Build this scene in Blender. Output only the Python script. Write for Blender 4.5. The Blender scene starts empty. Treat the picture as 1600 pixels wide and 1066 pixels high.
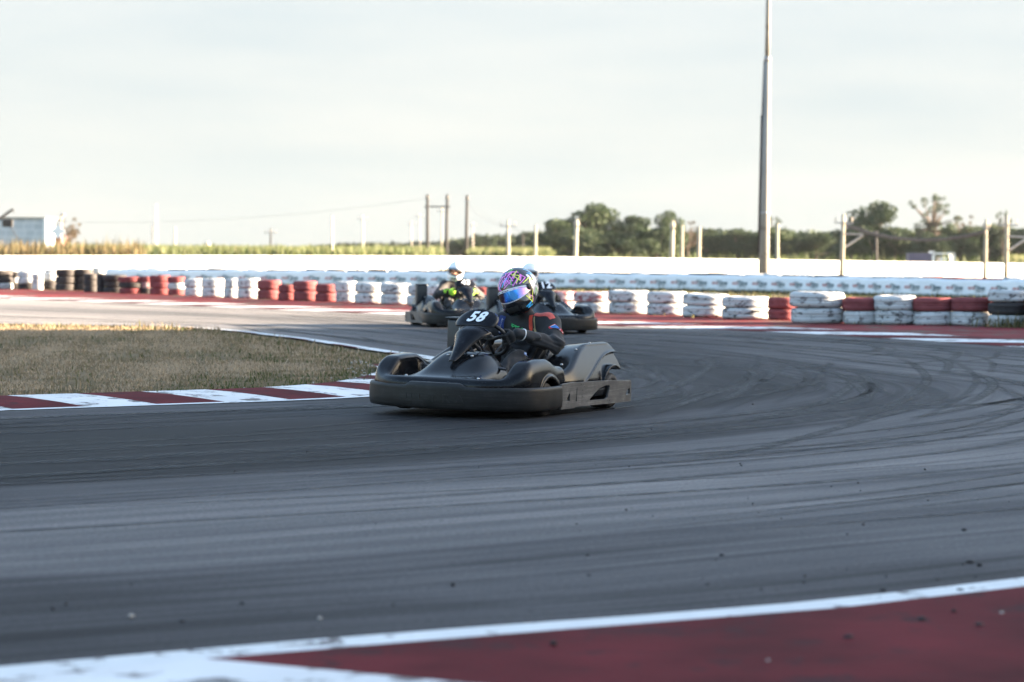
import bpy, bmesh, math, random
import numpy as np
from mathutils import Vector, Matrix

rng = np.random.default_rng(58)
random.seed(58)
scene = bpy.context.scene
COL = scene.collection

# ------------------------------------------------------------------ camera
LENS = 85.0
F = LENS / 36.0 * 1600.0
CAM_H = 1.22
PITCH = math.atan((533 - 393) / F)
ROLL = math.radians(0.35)
fwd = np.array([0, math.cos(PITCH), -math.sin(PITCH)])
r0 = np.array([1.0, 0, 0]); u0 = np.cross(r0, fwd)
cr = r0 * math.cos(ROLL) + u0 * math.sin(ROLL)
cu = -r0 * math.sin(ROLL) + u0 * math.cos(ROLL)
cam_data = bpy.data.cameras.new('camera'); cam = bpy.data.objects.new('camera', cam_data)
COL.objects.link(cam); scene.camera = cam
cam_data.lens = LENS; cam_data.sensor_width = 36.0; cam_data.clip_end = 6000; cam_data.clip_start = 0.05
cam.matrix_world = Matrix(((cr[0], cu[0], -fwd[0], 0), (cr[1], cu[1], -fwd[1], 0), (cr[2], cu[2], -fwd[2], CAM_H), (0, 0, 0, 1)))
cam_data.dof.use_dof = True; cam_data.dof.focus_distance = 18.2; cam_data.dof.aperture_fstop = 2.7

def G(px, py, z=0.0):
    """where a sight line of the photograph meets the level z (survey helper)"""
    d = fwd * F + cr * (px - 800) + cu * (533 - py)
    t = (z - CAM_H) / d[2]
    return np.array([0, 0, CAM_H]) + d * t
def AT(px, py, D):
    d = fwd * F + cr * (px - 800) + cu * (533 - py)
    return np.array([0, 0, CAM_H]) + d * (D / d[1])
def yh(px): return 393 + 0.0061 * (px - 800)

# ------------------------------------------------------------------ object helpers
def tag(o, label=None, cat=None, group=None, kind=None):
    if label: o['label'] = label
    if cat: o['category'] = cat
    if group: o['group'] = group
    if kind: o['kind'] = kind
    return o
def empty(name, loc=(0, 0, 0), rz=0.0):
    o = bpy.data.objects.new(name, None); COL.objects.link(o)
    o.location = loc; o.rotation_euler = (0, 0, rz); o.empty_display_size = 0.2
    return o
def link(name, me, parent=None, mats=None):
    o = bpy.data.objects.new(name, me); COL.objects.link(o)
    if mats:
        for m in (mats if isinstance(mats, (list, tuple)) else [mats]): me.materials.append(m)
    if parent: o.parent = parent
    return o
def mesh(name, verts, faces, smooth=False, mi=None, uv=None, attr=None):
    me = bpy.data.meshes.new(name)
    me.from_pydata([tuple(map(float, v)) for v in verts], [], [tuple(map(int, f)) for f in faces])
    if smooth: me.polygons.foreach_set('use_smooth', np.ones(len(me.polygons), dtype=bool))
    if mi is not None: me.polygons.foreach_set('material_index', np.asarray(mi, dtype=np.int32))
    if uv is not None:
        l = me.uv_layers.new(name='uv')
        vi = np.zeros(len(me.loops), dtype=np.int32); me.loops.foreach_get('vertex_index', vi)
        l.data.foreach_set('uv', np.asarray(uv, dtype=np.float32)[vi].ravel())
    if attr is not None:
        for k, a in attr.items():
            t = me.attributes.new(k, 'FLOAT', 'POINT'); t.data.foreach_set('value', np.asarray(a, dtype=np.float32))
    me.update()
    return me
class MB:
    """collects shapes into one mesh"""
    def __init__(s): s.v = []; s.f = []; s.m = []
    def add(s, v, f, m=0):
        b = len(s.v); s.v += [tuple(map(float, p)) for p in v]; s.f += [tuple(int(i) + b for i in q) for q in f]; s.m += [m] * len(f)
    def box(s, x0, x1, y0, y1, z0, z1, m=0, bev=0.0):
        if bev <= 0:
            v = [(x0, y0, z0), (x1, y0, z0), (x1, y1, z0), (x0, y1, z0), (x0, y0, z1), (x1, y0, z1), (x1, y1, z1), (x0, y1, z1)]
            s.add(v, [(0, 3, 2, 1), (4, 5, 6, 7), (0, 1, 5, 4), (1, 2, 6, 5), (2, 3, 7, 6), (3, 0, 4, 7)], m)
        else:
            bm = bmesh.new(); bmesh.ops.create_cube(bm, size=1)
            for w in bm.verts: w.co = Vector(((x0 + x1) / 2 + w.co.x * (x1 - x0), (y0 + y1) / 2 + w.co.y * (y1 - y0), (z0 + z1) / 2 + w.co.z * (z1 - z0)))
            bmesh.ops.bevel(bm, geom=bm.edges[:], offset=bev, segments=2, affect='EDGES', profile=0.6)
            bm.verts.index_update()
            s.add([w.co[:] for w in bm.verts], [[w.index for w in q.verts] for q in bm.faces], m); bm.free()
    def tube(s, pts, rad, n=8, m=0, cap=True):
        pts = [np.asarray(p, float) for p in pts]
        if not hasattr(rad, '__len__'): rad = [rad] * len(pts)
        v = []; prev = None
        for i, p in enumerate(pts):
            t = pts[min(i + 1, len(pts) - 1)] - pts[max(i - 1, 0)]; t = t / (np.linalg.norm(t) + 1e-9)
            if prev is None:
                a = np.array([0, 0, 1.0]) if abs(t[2]) < .9 else np.array([1.0, 0, 0])
            else: a = prev
            e1 = a - t * (a @ t); e1 /= np.linalg.norm(e1) + 1e-9; e2 = np.cross(t, e1); prev = e1
            for k in range(n):
                w = 2 * math.pi * k / n
                v.append(p + rad[i] * (math.cos(w) * e1 + math.sin(w) * e2))
        f = []
        for i in range(len(pts) - 1):
            for k in range(n):
                f.append((i * n + k, i * n + (k + 1) % n, (i + 1) * n + (k + 1) % n, (i + 1) * n + k))
        if cap: f.append(tuple(range(n - 1, -1, -1))); f.append(tuple(range((len(pts) - 1) * n, len(pts) * n)))
        s.add(v, f, m)
    def lathe(s, prof, n=32, axis='z', origin=(0, 0, 0), m=0, closed=True):
        v = []; k = len(prof)
        for i in range(n):
            a = 2 * math.pi * i / n
            for r, z in prof:
                p = {'z': (r * math.cos(a), r * math.sin(a), z), 'y': (r * math.cos(a), z, r * math.sin(a)), 'x': (z, r * math.cos(a), r * math.sin(a))}[axis]
                v.append(np.add(p, origin))
        f = []
        for i in range(n):
            j = (i + 1) % n
            for q in range(k if closed else k - 1):
                w = (q + 1) % k
                f.append((i * k + q, j * k + q, j * k + w, i * k + w))
        s.add(v, f, m)
    def build(s, name, mats, parent=None, smooth=False):
        return link(name, mesh(name, s.v, s.f, smooth, s.m), parent, mats)

def catmull(pts, n):
    """n samples per span"""
    P = [np.asarray(p, float) for p in pts]; P = [2 * P[0] - P[1]] + P + [2 * P[-1] - P[-2]]
    out = []
    for i in range(1, len(P) - 2):
        for k in range(n):
            t = k / n
            out.append(.5 * (2 * P[i] + (P[i + 1] - P[i - 1]) * t + (2 * P[i - 1] - 5 * P[i] + 4 * P[i + 1] - P[i + 2]) * t * t + (3 * P[i] - P[i - 1] - 3 * P[i + 1] + P[i + 2]) * t ** 3))
    out.append(P[-2]); return np.array(out)
def arclen(p): return np.concatenate([[0], np.cumsum(np.linalg.norm(np.diff(p, axis=0), axis=1))])
def along(p, s, by=None):
    L = arclen(p if by is None else by); return np.stack([np.interp(s, L, p[:, k]) for k in range(p.shape[1])], -1)

# ------------------------------------------------------------------ implicit surfaces
def ss(a, b, x):
    t = np.clip((x - a) / (b - a), 0, 1); return t * t * (3 - 2 * t)
def smin(a, b, k):
    h = np.clip(.5 + .5 * (b - a) / k, 0, 1); return b * (1 - h) + a * h - k * h * (1 - h)
def smax(a, b, k): return -smin(-a, -b, k)
def cone(p, a, b, ra, rb):
    a = np.asarray(a, float); b = np.asarray(b, float); ab = b - a
    t = np.clip(((p - a) @ ab) / (ab @ ab), 0, 1)
    return np.linalg.norm(p - a - t[..., None] * ab, axis=-1) - (ra + t * (rb - ra))
def ell(p, c, r):
    r = np.asarray(r, float); q = (p - np.asarray(c, float)) / r
    k = np.linalg.norm(q, axis=-1); g = np.linalg.norm(q / r, axis=-1) + 1e-9
    return k * (k - 1) / g
def nets(f, lo, hi, h):
    """naive surface nets over f(p)<0"""
    lo = np.asarray(lo, float); n = np.ceil((np.asarray(hi, float) - lo) / h).astype(int) + 1
    ax = [lo[i] + h * np.arange(n[i]) for i in range(3)]
    g = np.stack(np.meshgrid(*ax, indexing='ij'), -1)
    V = f(g.reshape(-1, 3)).reshape(n)
    cnt = np.zeros(n - 1); acc = np.zeros(tuple(n - 1) + (3,))
    cs = [(i, j, k) for i in (0, 1) for j in (0, 1) for k in (0, 1)]
    def sub(c): return V[c[0]:n[0] - 1 + c[0], c[1]:n[1] - 1 + c[1], c[2]:n[2] - 1 + c[2]]
    for a in cs:
        for b in cs:
            if sum(b) - sum(a) == 1 and all(q >= p for p, q in zip(a, b)):
                va, vb = sub(a), sub(b); x = (va < 0) != (vb < 0)
                t = np.where(x, va / np.where(x, va - vb, 1), 0)
                for d in range(3): acc[..., d] += np.where(x, a[d] + t * (b[d] - a[d]), 0)
                cnt += x
    act = cnt > 0; idx = -np.ones(tuple(n - 1), dtype=int); idx[act] = np.arange(act.sum())
    cell = np.argwhere(act); verts = lo + h * (cell + acc[act] / cnt[act][:, None])
    faces = []
    S = V < 0
    for d in range(3):
        e, q = (d + 1) % 3, (d + 2) % 3
        sl0 = [slice(None)] * 3; sl1 = [slice(None)] * 3
        sl0[d] = slice(0, n[d] - 1); sl1[d] = slice(1, n[d])
        A, B = S[tuple(sl0)], S[tuple(sl1)]
        ch = np.argwhere(A != B)
        ch = ch[(ch[:, e] > 0) & (ch[:, q] > 0) & (ch[:, e] < n[e] - 1) & (ch[:, q] < n[q] - 1)]
        inside = A[tuple(ch.T)]
        def at(de, dq):
            c = ch.copy(); c[:, e] += de; c[:, q] += dq; return idx[tuple(c.T)]
        quad = np.stack([at(-1, -1), at(0, -1), at(0, 0), at(-1, 0)], -1)
        quad[~inside] = quad[~inside][:, ::-1]
        faces.append(quad)
    faces = np.concatenate(faces); faces = faces[(faces >= 0).all(1)]
    for _ in range(2):
        fv, gr = f(verts), grad(f, verts)
        stepv = (fv / np.maximum((gr ** 2).sum(1), .2))[:, None] * gr
        ln = np.linalg.norm(stepv, axis=1, keepdims=True)
        verts = verts - stepv * np.minimum(1, .5 * h / np.maximum(ln, 1e-9))
    return verts, faces
def grad(f, p, e=.0015):
    return np.stack([(f(p + np.eye(3)[i] * e) - f(p - np.eye(3)[i] * e)) / (2 * e) for i in range(3)], -1)
def onto(f, p, off=0.0, it=5):
    p = np.array(p, float)
    for _ in range(it):
        g = grad(f, p); p = p - ((f(p) - off) / np.maximum((g ** 2).sum(1), .2))[:, None] * g
    return p
def decal(f, c, ux, uy, w, h, nx, ny, off=.003):
    """a rectangle laid on the surface of f"""
    ux = np.asarray(ux, float); uy = np.asarray(uy, float)
    pts = [np.asarray(c, float) + ux * w * (i / nx - .5) + uy * h * (j / ny - .5) for j in range(ny + 1) for i in range(nx + 1)]
    v = onto(f, np.array(pts), off)
    fc = [(j * (nx + 1) + i, j * (nx + 1) + i + 1, (j + 1) * (nx + 1) + i + 1, (j + 1) * (nx + 1) + i) for j in range(ny) for i in range(nx)]
    return v, fc

# ------------------------------------------------------------------ materials
def new_mat(name):
    m = bpy.data.materials.new(name); m.use_nodes = True
    nt = m.node_tree; b = nt.nodes['Principled BSDF']
    return m, nt, b
def N(nt, t, **k):
    n = nt.nodes.new(t)
    for a, v in k.items():
        if a in n.inputs: n.inputs[a].default_value = v
        else: setattr(n, a, v)
    return n
def c4(c): return (c[0], c[1], c[2], 1.0)
def ramp(nt, stops):
    r = nt.nodes.new('ShaderNodeValToRGB'); e = r.color_ramp.elements
    while len(e) > 1: e.remove(e[-1])
    e[0].position = stops[0][0]; e[0].color = c4(stops[0][1])
    for p, c in stops[1:]:
        q = e.new(p); q.color = c4(c)
    return r
def coords(nt, scale=(1, 1, 1), kind='Object', per_object=False):
    tc = N(nt, 'ShaderNodeTexCoord'); mp = N(nt, 'ShaderNodeMapping'); mp.inputs['Scale'].default_value = scale
    nt.links.new(tc.outputs[kind], mp.inputs['Vector'])
    if per_object:
        oi = N(nt, 'ShaderNodeObjectInfo'); mu = N(nt, 'ShaderNodeMath', operation='MULTIPLY'); mu.inputs[1].default_value = 37.0
        nt.links.new(oi.outputs['Random'], mu.inputs[0]); nt.links.new(mu.outputs[0], mp.inputs['Location'])
    return mp.outputs['Vector']
def bump(nt, b, src, strength=.3, dist=.01):
    n = N(nt, 'ShaderNodeBump', Strength=strength, Distance=dist)
    nt.links.new(src, n.inputs['Height']); nt.links.new(n.outputs['Normal'], b.inputs['Normal'])
def simple(name, col, rough=.6, metal=0.0, var=.25, scale=8.0, bmp=0.0, coat=0.0):
    """a colour with uneven dirt in it"""
    m, nt, b = new_mat(name)
    no = N(nt, 'ShaderNodeTexNoise', Scale=scale, Detail=5.0, Roughness=.65)
    nt.links.new(coords(nt), no.inputs['Vector'])
    c = np.array(col)
    r = ramp(nt, [(.3, np.clip(c * (1 - var), 0, 1)), (.7, np.clip(c * (1 + var), 0, 1))])
    nt.links.new(no.outputs['Fac'], r.inputs['Fac']); nt.links.new(r.outputs['Color'], b.inputs['Base Color'])
    b.inputs['Roughness'].default_value = rough; b.inputs['Metallic'].default_value = metal
    if coat: b.inputs['Coat Weight'].default_value = coat; b.inputs['Coat Roughness'].default_value = .08
    if bmp: bump(nt, b, no.outputs['Fac'], bmp, .01)
    return m
def painted(name, paint, under, amount, scale=5.0, rough=.75, per_object=True, bmp=.3, var=.12, spec=.04):
    """paint worn through to what lies under it"""
    m, nt, b = new_mat(name); L = nt.links
    v = coords(nt, per_object=per_object)
    n1 = N(nt, 'ShaderNodeTexNoise', Scale=scale, Detail=8.0, Roughness=.7); L.new(v, n1.inputs['Vector'])
    n2 = N(nt, 'ShaderNodeTexNoise', Scale=scale * .6, Detail=3.0); L.new(v, n2.inputs['Vector'])
    p = np.array(paint)
    pr = ramp(nt, [(.3, p * (1 - var)), (.7, np.clip(p * (1 + var * .4), 0, 1))]); L.new(n2.outputs['Fac'], pr.inputs['Fac'])
    mk = ramp(nt, [(amount, (1, 1, 1)), (amount + .05, (0, 0, 0))]); L.new(n1.outputs['Fac'], mk.inputs['Fac'])
    mx = N(nt, 'ShaderNodeMixRGB'); mx.inputs['Color2'].default_value = c4(under)
    L.new(mk.outputs['Color'], mx.inputs['Fac']); L.new(pr.outputs['Color'], mx.inputs['Color1'])
    L.new(mx.outputs['Color'], b.inputs['Base Color']); b.inputs['Roughness'].default_value = rough; b.inputs['Specular IOR Level'].default_value = spec
    bump(nt, b, n1.outputs['Fac'], bmp, .02)
    return m
def tinted(name, lo, hi, rough=.8, trans=.25):
    """leaves and blades: colour from each blade's own tint"""
    m, nt, b = new_mat(name); L = nt.links
    a = N(nt, 'ShaderNodeAttribute', attribute_name='tint')
    k = len(lo)
    r = ramp(nt, [(i / (k - 1), c) for i, c in enumerate(lo)]); L.new(a.outputs['Fac'], r.inputs['Fac'])
    L.new(r.outputs['Color'], b.inputs['Base Color']); b.inputs['Roughness'].default_value = rough
    b.inputs['Specular IOR Level'].default_value = .2
    if trans:
        t = N(nt, 'ShaderNodeBsdfTranslucent'); L.new(r.outputs['Color'], t.inputs['Color'])
        mx = N(nt, 'ShaderNodeMixShader', Fac=trans); L.new(b.outputs[0], mx.inputs[1]); L.new(t.outputs[0], mx.inputs[2])
        L.new(mx.outputs[0], nt.nodes['Material Output'].inputs['Surface'])
    return m

# ------------------------------------------------------------------ sun and sky
SUN_AZ = math.radians(10)      # measured from +X (right of the view) towards +Y
SUN_EL = math.radians(10)
sun_dir = np.array([math.cos(SUN_AZ) * math.cos(SUN_EL), math.sin(SUN_AZ) * math.cos(SUN_EL), math.sin(SUN_EL)])
sl = bpy.data.lights.new('sun', 'SUN'); sun = bpy.data.objects.new('sun', sl); COL.objects.link(sun)
sl.energy = 5.0; sl.angle = math.radians(.5); sl.color = (1.0, .80, .58)
sun.rotation_euler = Vector(-sun_dir).to_track_quat('-Z', 'Y').to_euler(); sun.location = (30, 10, 20)
world = bpy.data.worlds.new('World'); scene.world = world; world.use_nodes = True
wn = world.node_tree; WL = wn.links
bg = wn.nodes['Background']
sky = wn.nodes.new('ShaderNodeTexSky'); sky.sky_type = 'NISHITA'; sky.sun_disc = False
sky.sun_elevation = SUN_EL; sky.sun_rotation = math.pi / 2 - SUN_AZ
sky.air_density = 1.0; sky.dust_density = 2.0; sky.ozone_density = 1.5
SKY_STR = .065
bg.inputs['Strength'].default_value = SKY_STR
# thin high cloud and bright horizon air laid over the clear sky
geo = wn.nodes.new('ShaderNodeTexCoord')
mp = wn.nodes.new('ShaderNodeMapping'); mp.inputs['Scale'].default_value = (4, 4, 30); mp.inputs['Location'].default_value = (2.3, 0, .7)
WL.new(geo.outputs['Generated'], mp.inputs['Vector'])
cn = wn.nodes.new('ShaderNodeTexNoise'); cn.inputs['Scale'].default_value = 1.0; cn.inputs['Detail'].default_value = 6; cn.inputs['Roughness'].default_value = .55
WL.new(mp.outputs['Vector'], cn.inputs['Vector'])
CLOUD = 1.0
cr_ = wn.nodes.new('ShaderNodeValToRGB')
cr_.color_ramp.elements[0].position = .30; cr_.color_ramp.elements[0].color = (.79, .855, .87, 1)
cr_.color_ramp.elements[1].position = .62; cr_.color_ramp.elements[1].color = (.945, .955, .925, 1)
WL.new(cn.outputs['Fac'], cr_.inputs['Fac'])
EXPO = 3.8
scene.view_settings.view_transform = 'Standard'; scene.view_settings.look = 'None'
scene.view_settings.exposure = EXPO; scene.view_settings.gamma = 1.0
K = 1.0 / (SKY_STR * 2 ** EXPO)
sc_ = wn.nodes.new('ShaderNodeVectorMath'); sc_.operation = 'SCALE'; sc_.inputs['Scale'].default_value = K
tz = wn.nodes.new('ShaderNodeSeparateXYZ'); WL.new(geo.outputs['Generated'], tz.inputs[0])
tr_ = wn.nodes.new('ShaderNodeValToRGB'); tr_.color_ramp.elements[0].position = .0; tr_.color_ramp.elements[0].color = (1.0, .985, .93, 1)
tr_.color_ramp.elements[1].position = .11; tr_.color_ramp.elements[1].color = (.93, .975, 1.0, 1); WL.new(tz.outputs['Z'], tr_.inputs['Fac'])
tm_x = wn.nodes.new('ShaderNodeMixRGB'); tm_x.blend_type = 'MULTIPLY'; tm_x.inputs['Fac'].default_value = 1
WL.new(cr_.outputs['Color'], tm_x.inputs['Color1']); WL.new(tr_.outputs['Color'], tm_x.inputs['Color2']); WL.new(tm_x.outputs['Color'], sc_.inputs[0])
sep = wn.nodes.new('ShaderNodeSeparateXYZ'); WL.new(geo.outputs['Generated'], sep.inputs[0])
mr = wn.nodes.new('ShaderNodeMapRange'); mr.interpolation_type = 'SMOOTHSTEP'
mr.inputs['From Min'].default_value = .10; mr.inputs['From Max'].default_value = .45
mr.inputs['To Min'].default_value = 1.0; mr.inputs['To Max'].default_value = .15
WL.new(sep.outputs['Z'], mr.inputs['Value'])
my = wn.nodes.new('ShaderNodeMapRange'); my.interpolation_type = 'SMOOTHSTEP'
my.inputs['From Min'].default_value = -.5; my.inputs['From Max'].default_value = .5; my.inputs['To Min'].default_value = .35; my.inputs['To Max'].default_value = 1.0
WL.new(sep.outputs['Y'], my.inputs['Value'])
mm = wn.nodes.new('ShaderNodeMath'); mm.operation = 'MULTIPLY'; WL.new(mr.outputs[0], mm.inputs[0]); WL.new(my.outputs[0], mm.inputs[1])
wm = wn.nodes.new('ShaderNodeMixRGB')
WL.new(mm.outputs[0], wm.inputs['Fac']); WL.new(sky.outputs['Color'], wm.inputs['Color1']); WL.new(sc_.outputs[0], wm.inputs['Color2'])
WL.new(wm.outputs['Color'], bg.inputs['Color'])
scene.render.engine = 'CYCLES'
scene.cycles.use_denoising = True
scene.cycles.max_bounces = 6; scene.cycles.transparent_max_bounces = 12
scene.cycles.caustics_reflective = False; scene.cycles.caustics_refractive = False

# ------------------------------------------------------------------ ground
def earth_mat():
    m, nt, b = new_mat('earth'); L = nt.links
    v = coords(nt)
    n1 = N(nt, 'ShaderNodeTexNoise', Scale=.35, Detail=8.0, Roughness=.7); L.new(v, n1.inputs['Vector'])
    n2 = N(nt, 'ShaderNodeTexNoise', Scale=9.0, Detail=6.0, Roughness=.7); L.new(v, n2.inputs['Vector'])
    ad = N(nt, 'ShaderNodeMath', operation='MULTIPLY_ADD'); ad.inputs[1].default_value = .5; L.new(n2.outputs['Fac'], ad.inputs[0])
    mu = N(nt, 'ShaderNodeMath', operation='MULTIPLY'); mu.inputs[1].default_value = .5; L.new(n1.outputs['Fac'], mu.inputs[0]); L.new(mu.outputs[0], ad.inputs[2])
    r = ramp(nt, [(.32, (.05, .048, .022)), (.48, (.12, .09, .05)), (.62, (.2, .155, .10))]); L.new(ad.outputs[0], r.inputs['Fac'])
    L.new(r.outputs['Color'], b.inputs['Base Color']); b.inputs['Roughness'].default_value = .95; b.inputs['Specular IOR Level'].default_value = .05
    bump(nt, b, n2.outputs['Fac'], .5, .03)
    return m
M_earth = earth_mat()
g = mesh('ground', [(-425, -76, -.004), (425, -76, -.004), (425, 606, -.004), (-425, 606, -.004)], [(0, 1, 2, 3)])
tag(link('ground', g, None, M_earth), kind='structure')

# ------------------------------------------------------------------ the track: a hairpin, inner edge against outer edge
inner = [(-30, 59), (-22, 50.5), (-13, 42.6), (-8.2, 38.9), tuple(G(300, 512.5)[:2]), tuple(G(450, 525.5)[:2]), tuple(G(600, 547)[:2]), tuple(G(715, 565)[:2]), tuple(G(765, 592)[:2]), tuple(G(600, 619.5)[:2]), tuple(G(0, 643)[:2]), (-8.5, 14.4), (-15, 10.3), (-26, 3.0)]
w = lambda x, y: tuple(G(x, y)[:2])
outer = [(-36, 82), (-22, 68.5), w(0, 467), w(200, 474), w(400, 482.5), w(640, 493), w(930, 508.5), w(1250, 521.5), (7.2, 30.3), (9.6, 23.0), (7.6, 14.3), w(1600, 905), w(0, 1045), (-11, 1.0)]
# the two lists run side by side: sample both evenly between the same marks
NS = 26
ci = catmull(inner, NS); co_ = catmull(outer, NS)
mid = (ci + co_) / 2; U = arclen(mid)
NV = 40
tv, tuv = [], []
for i in range(len(ci)):
    for j in range(NV + 1):
        t = j / NV; p = ci[i] * (1 - t) + co_[i] * t
        tv.append((p[0], p[1], 0.0)); tuv.append((U[i], t * 11.0))
tf = [(i * (NV + 1) + j, (i + 1) * (NV + 1) + j, (i + 1) * (NV + 1) + j + 1, i * (NV + 1) + j + 1) for i in range(len(ci) - 1) for j in range(NV)]
tf = [q[::-1] for q in tf]

def asphalt():
    m, nt, b = new_mat('asphalt'); L = nt.links
    uv = N(nt, 'ShaderNodeUVMap'); uv.uv_map = 'uv'
    def noise(sc, scale, detail, rough=.6):
        mp = N(nt, 'ShaderNodeMapping'); mp.inputs['Scale'].default_value = sc; L.new(uv.outputs['UV'], mp.inputs['Vector'])
        n = N(nt, 'ShaderNodeTexNoise', Scale=scale, Detail=detail, Roughness=rough, Distortion=.3); L.new(mp.outputs['Vector'], n.inputs['Vector'])
        return n.outputs['Fac']
    s1 = noise((.045, 1.1, 1), 1.0, 6.0, .62)       # broad rubbered lanes
    s2 = noise((.12, 5.5, 1), 1.0, 6.0, .7)         # single tyre streaks
    s4 = noise((.22, 17.0, 1), 1.0, 5.0, .7)        # hairline scuffs
    s3 = noise((.3, .35, 1), 1.0, 5.0, .6)          # blotches
    ob = coords(nt)
    gr = N(nt, 'ShaderNodeTexNoise', Scale=130.0, Detail=3.0, Roughness=.8); L.new(ob, gr.inputs['Vector'])
    g2 = N(nt, 'ShaderNodeTexNoise', Scale=46.0, Detail=5.0, Roughness=.8); L.new(ob, g2.inputs['Vector'])
    def comb(a, ka, bb, kb):
        x = N(nt, 'ShaderNodeMath', operation='MULTIPLY'); x.inputs[1].default_value = ka; L.new(a, x.inputs[0])
        y = N(nt, 'ShaderNodeMath', operation='MULTIPLY_ADD'); y.inputs[1].default_value = kb; L.new(bb, y.inputs[0]); L.new(x.outputs[0], y.inputs[2])
        return y.outputs[0]
    # the line the karts take is darker with laid-down rubber; the attribute also carries painted sunlight
    a = N(nt, 'ShaderNodeAttribute', attribute_name='rubber')
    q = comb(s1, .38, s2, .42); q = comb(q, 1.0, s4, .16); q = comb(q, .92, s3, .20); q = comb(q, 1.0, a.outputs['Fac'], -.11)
    r = ramp(nt, [(.30, (.007, .0067, .007)), (.40, (.017, .0165, .0175)), (.47, (.040, .039, .041)), (.53, (.076, .074, .077)), (.60, (.110, .107, .108)), (.85, (.26, .245, .235))])
    L.new(q, r.inputs['Fac'])
    gm = ramp(nt, [(.36, (.40, .40, .40)), (.5, (1, 1, 1)), (.66, (1.75, 1.72, 1.68))]); L.new(comb(gr.outputs['Fac'], .45, g2.outputs['Fac'], .55), gm.inputs['Fac'])
    mx = N(nt, 'ShaderNodeMixRGB', blend_type='MULTIPLY'); mx.inputs['Fac'].default_value = 1
    L.new(r.outputs['Color'], mx.inputs['Color1']); L.new(gm.outputs['Color'], mx.inputs['Color2'])
    L.new(mx.outputs['Color'], b.inputs['Base Color'])
    rr = N(nt, 'ShaderNodeMapRange'); rr.inputs['From Min'].default_value = .25; rr.inputs['From Max'].default_value = .65
    rr.inputs['To Min'].default_value = .62; rr.inputs['To Max'].default_value = .85; L.new(q, rr.inputs['Value']); L.new(rr.outputs[0], b.inputs['Roughness'])
    b.inputs['Specular IOR Level'].default_value = .10
    bump(nt, b, comb(gr.outputs['Fac'], .7, g2.outputs['Fac'], .5), .45, .006)
    return m
M_asphalt = asphalt()
rub_sun = []
for i in range(len(ci)):
    for j in range(NV + 1):
        t = j / NV; f_ = i / (len(ci) - 1)
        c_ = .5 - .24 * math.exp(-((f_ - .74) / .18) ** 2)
        rub_sun.append(1.3 * float(ss(.80, .92, f_)) * math.exp(-((t - .90) / .09) ** 2) + (1 + 1.9 * float(ss(.74, .86, f_))) * math.exp(-((t - c_) / .2) ** 2) - 2.1 * float(ss(.50, .30, f_)) - .85 * math.exp(-((t - .66) / .20) ** 2) * float(ss(.62, .74, f_)) - .5 * math.exp(-((t - .55) / .3) ** 2) * math.exp(-((f_ - .60) / .09) ** 2))  # far stretch lightened as painted sunlight; near left end darkened further
tm = mesh('track', tv, tf, uv=tuv, attr={'rubber': rub_sun})
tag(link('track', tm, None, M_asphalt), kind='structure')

def offset(curve, d):
    t = np.gradient(curve, axis=0); t /= np.linalg.norm(t, axis=1, keepdims=True)
    return curve + d * np.stack([t[:, 1], -t[:, 0]], -1)     # +d to the right of the way of travel
def strip(name, curve, d0, d1, z0, z1, mats, s0=None, s1=None, block=None, skew=0.0, step=.12, z_edge=None, bands=3):
    """a painted strip that runs along a curve between two offsets; blocks alternate the materials"""
    L = arclen(curve); s0 = 0 if s0 is None else s0; s1 = L[-1] if s1 is None else s1
    mb = MB(); a = offset(curve, d0); b_ = offset(curve, d1)
    if block is None: cuts = list(np.arange(s0, s1, step * 4)) + [s1]
    else: cuts = list(np.arange(s0, s1, block))
    V = []; Fc = []; MI = []
    sub = 1 if block is None else 4
    ss_ = []
    for k in range(len(cuts) - 1):
        for q in range(sub): ss_.append((cuts[k] + (cuts[k + 1] - cuts[k]) * q / sub, k))
    ss_.append((cuts[-1], len(cuts) - 2))
    for s, k in ss_:
        for q in range(bands + 1):
            t = q / bands
            sa = np.clip(s + skew * t, 0, L[-1])
            p = along(a, arclen(a)[-1] * sa / L[-1]) * (1 - t) + along(b_, arclen(b_)[-1] * sa / L[-1]) * t
            z = z0 + (z1 - z0) * math.sin(t * math.pi / 2)
            V.append((p[0], p[1], z))
    for i in range(len(ss_) - 1):
        for q in range(bands):
            n = bands + 1
            Fc.append((i * n + q, (i + 1) * n + q, (i + 1) * n + q + 1, i * n + q + 1)); MI.append(ss_[i][1] % max(1, len(mats)) if block else 0)
    me = mesh(name, V, Fc, True, MI)
    # face upward
    me.calc_loop_triangles()
    if sum(p.normal.z for p in me.polygons) < 0:
        me.flip_normals()
    o = link(name, me, None, list(mats)); return tag(o, kind='structure')
RED = (.095, .011, .015); WHT = (.62, .63, .63)
M_kred = painted('red kerb paint', RED, (.048, .013, .016), .40, 3.2, .7, False, .3, .45)
M_kwht = painted('white kerb paint', WHT, (.17, .16, .155), .42, 2.5, .7, False, .25, .12)
M_line = painted('white line paint', (.60, .62, .62), (.14, .13, .13), .38, 6.0, .7, False, .2, .1)
M_apron = painted('worn red apron paint', (.18, .040, .042), (.11, .085, .07), .42, .9, .8, False, .3, .35)
Li = arclen(ci); Lo = arclen(co_)
def near_s(curve, p): return arclen(curve)[np.argmin(np.linalg.norm(curve - np.asarray(p), axis=1))]
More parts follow.
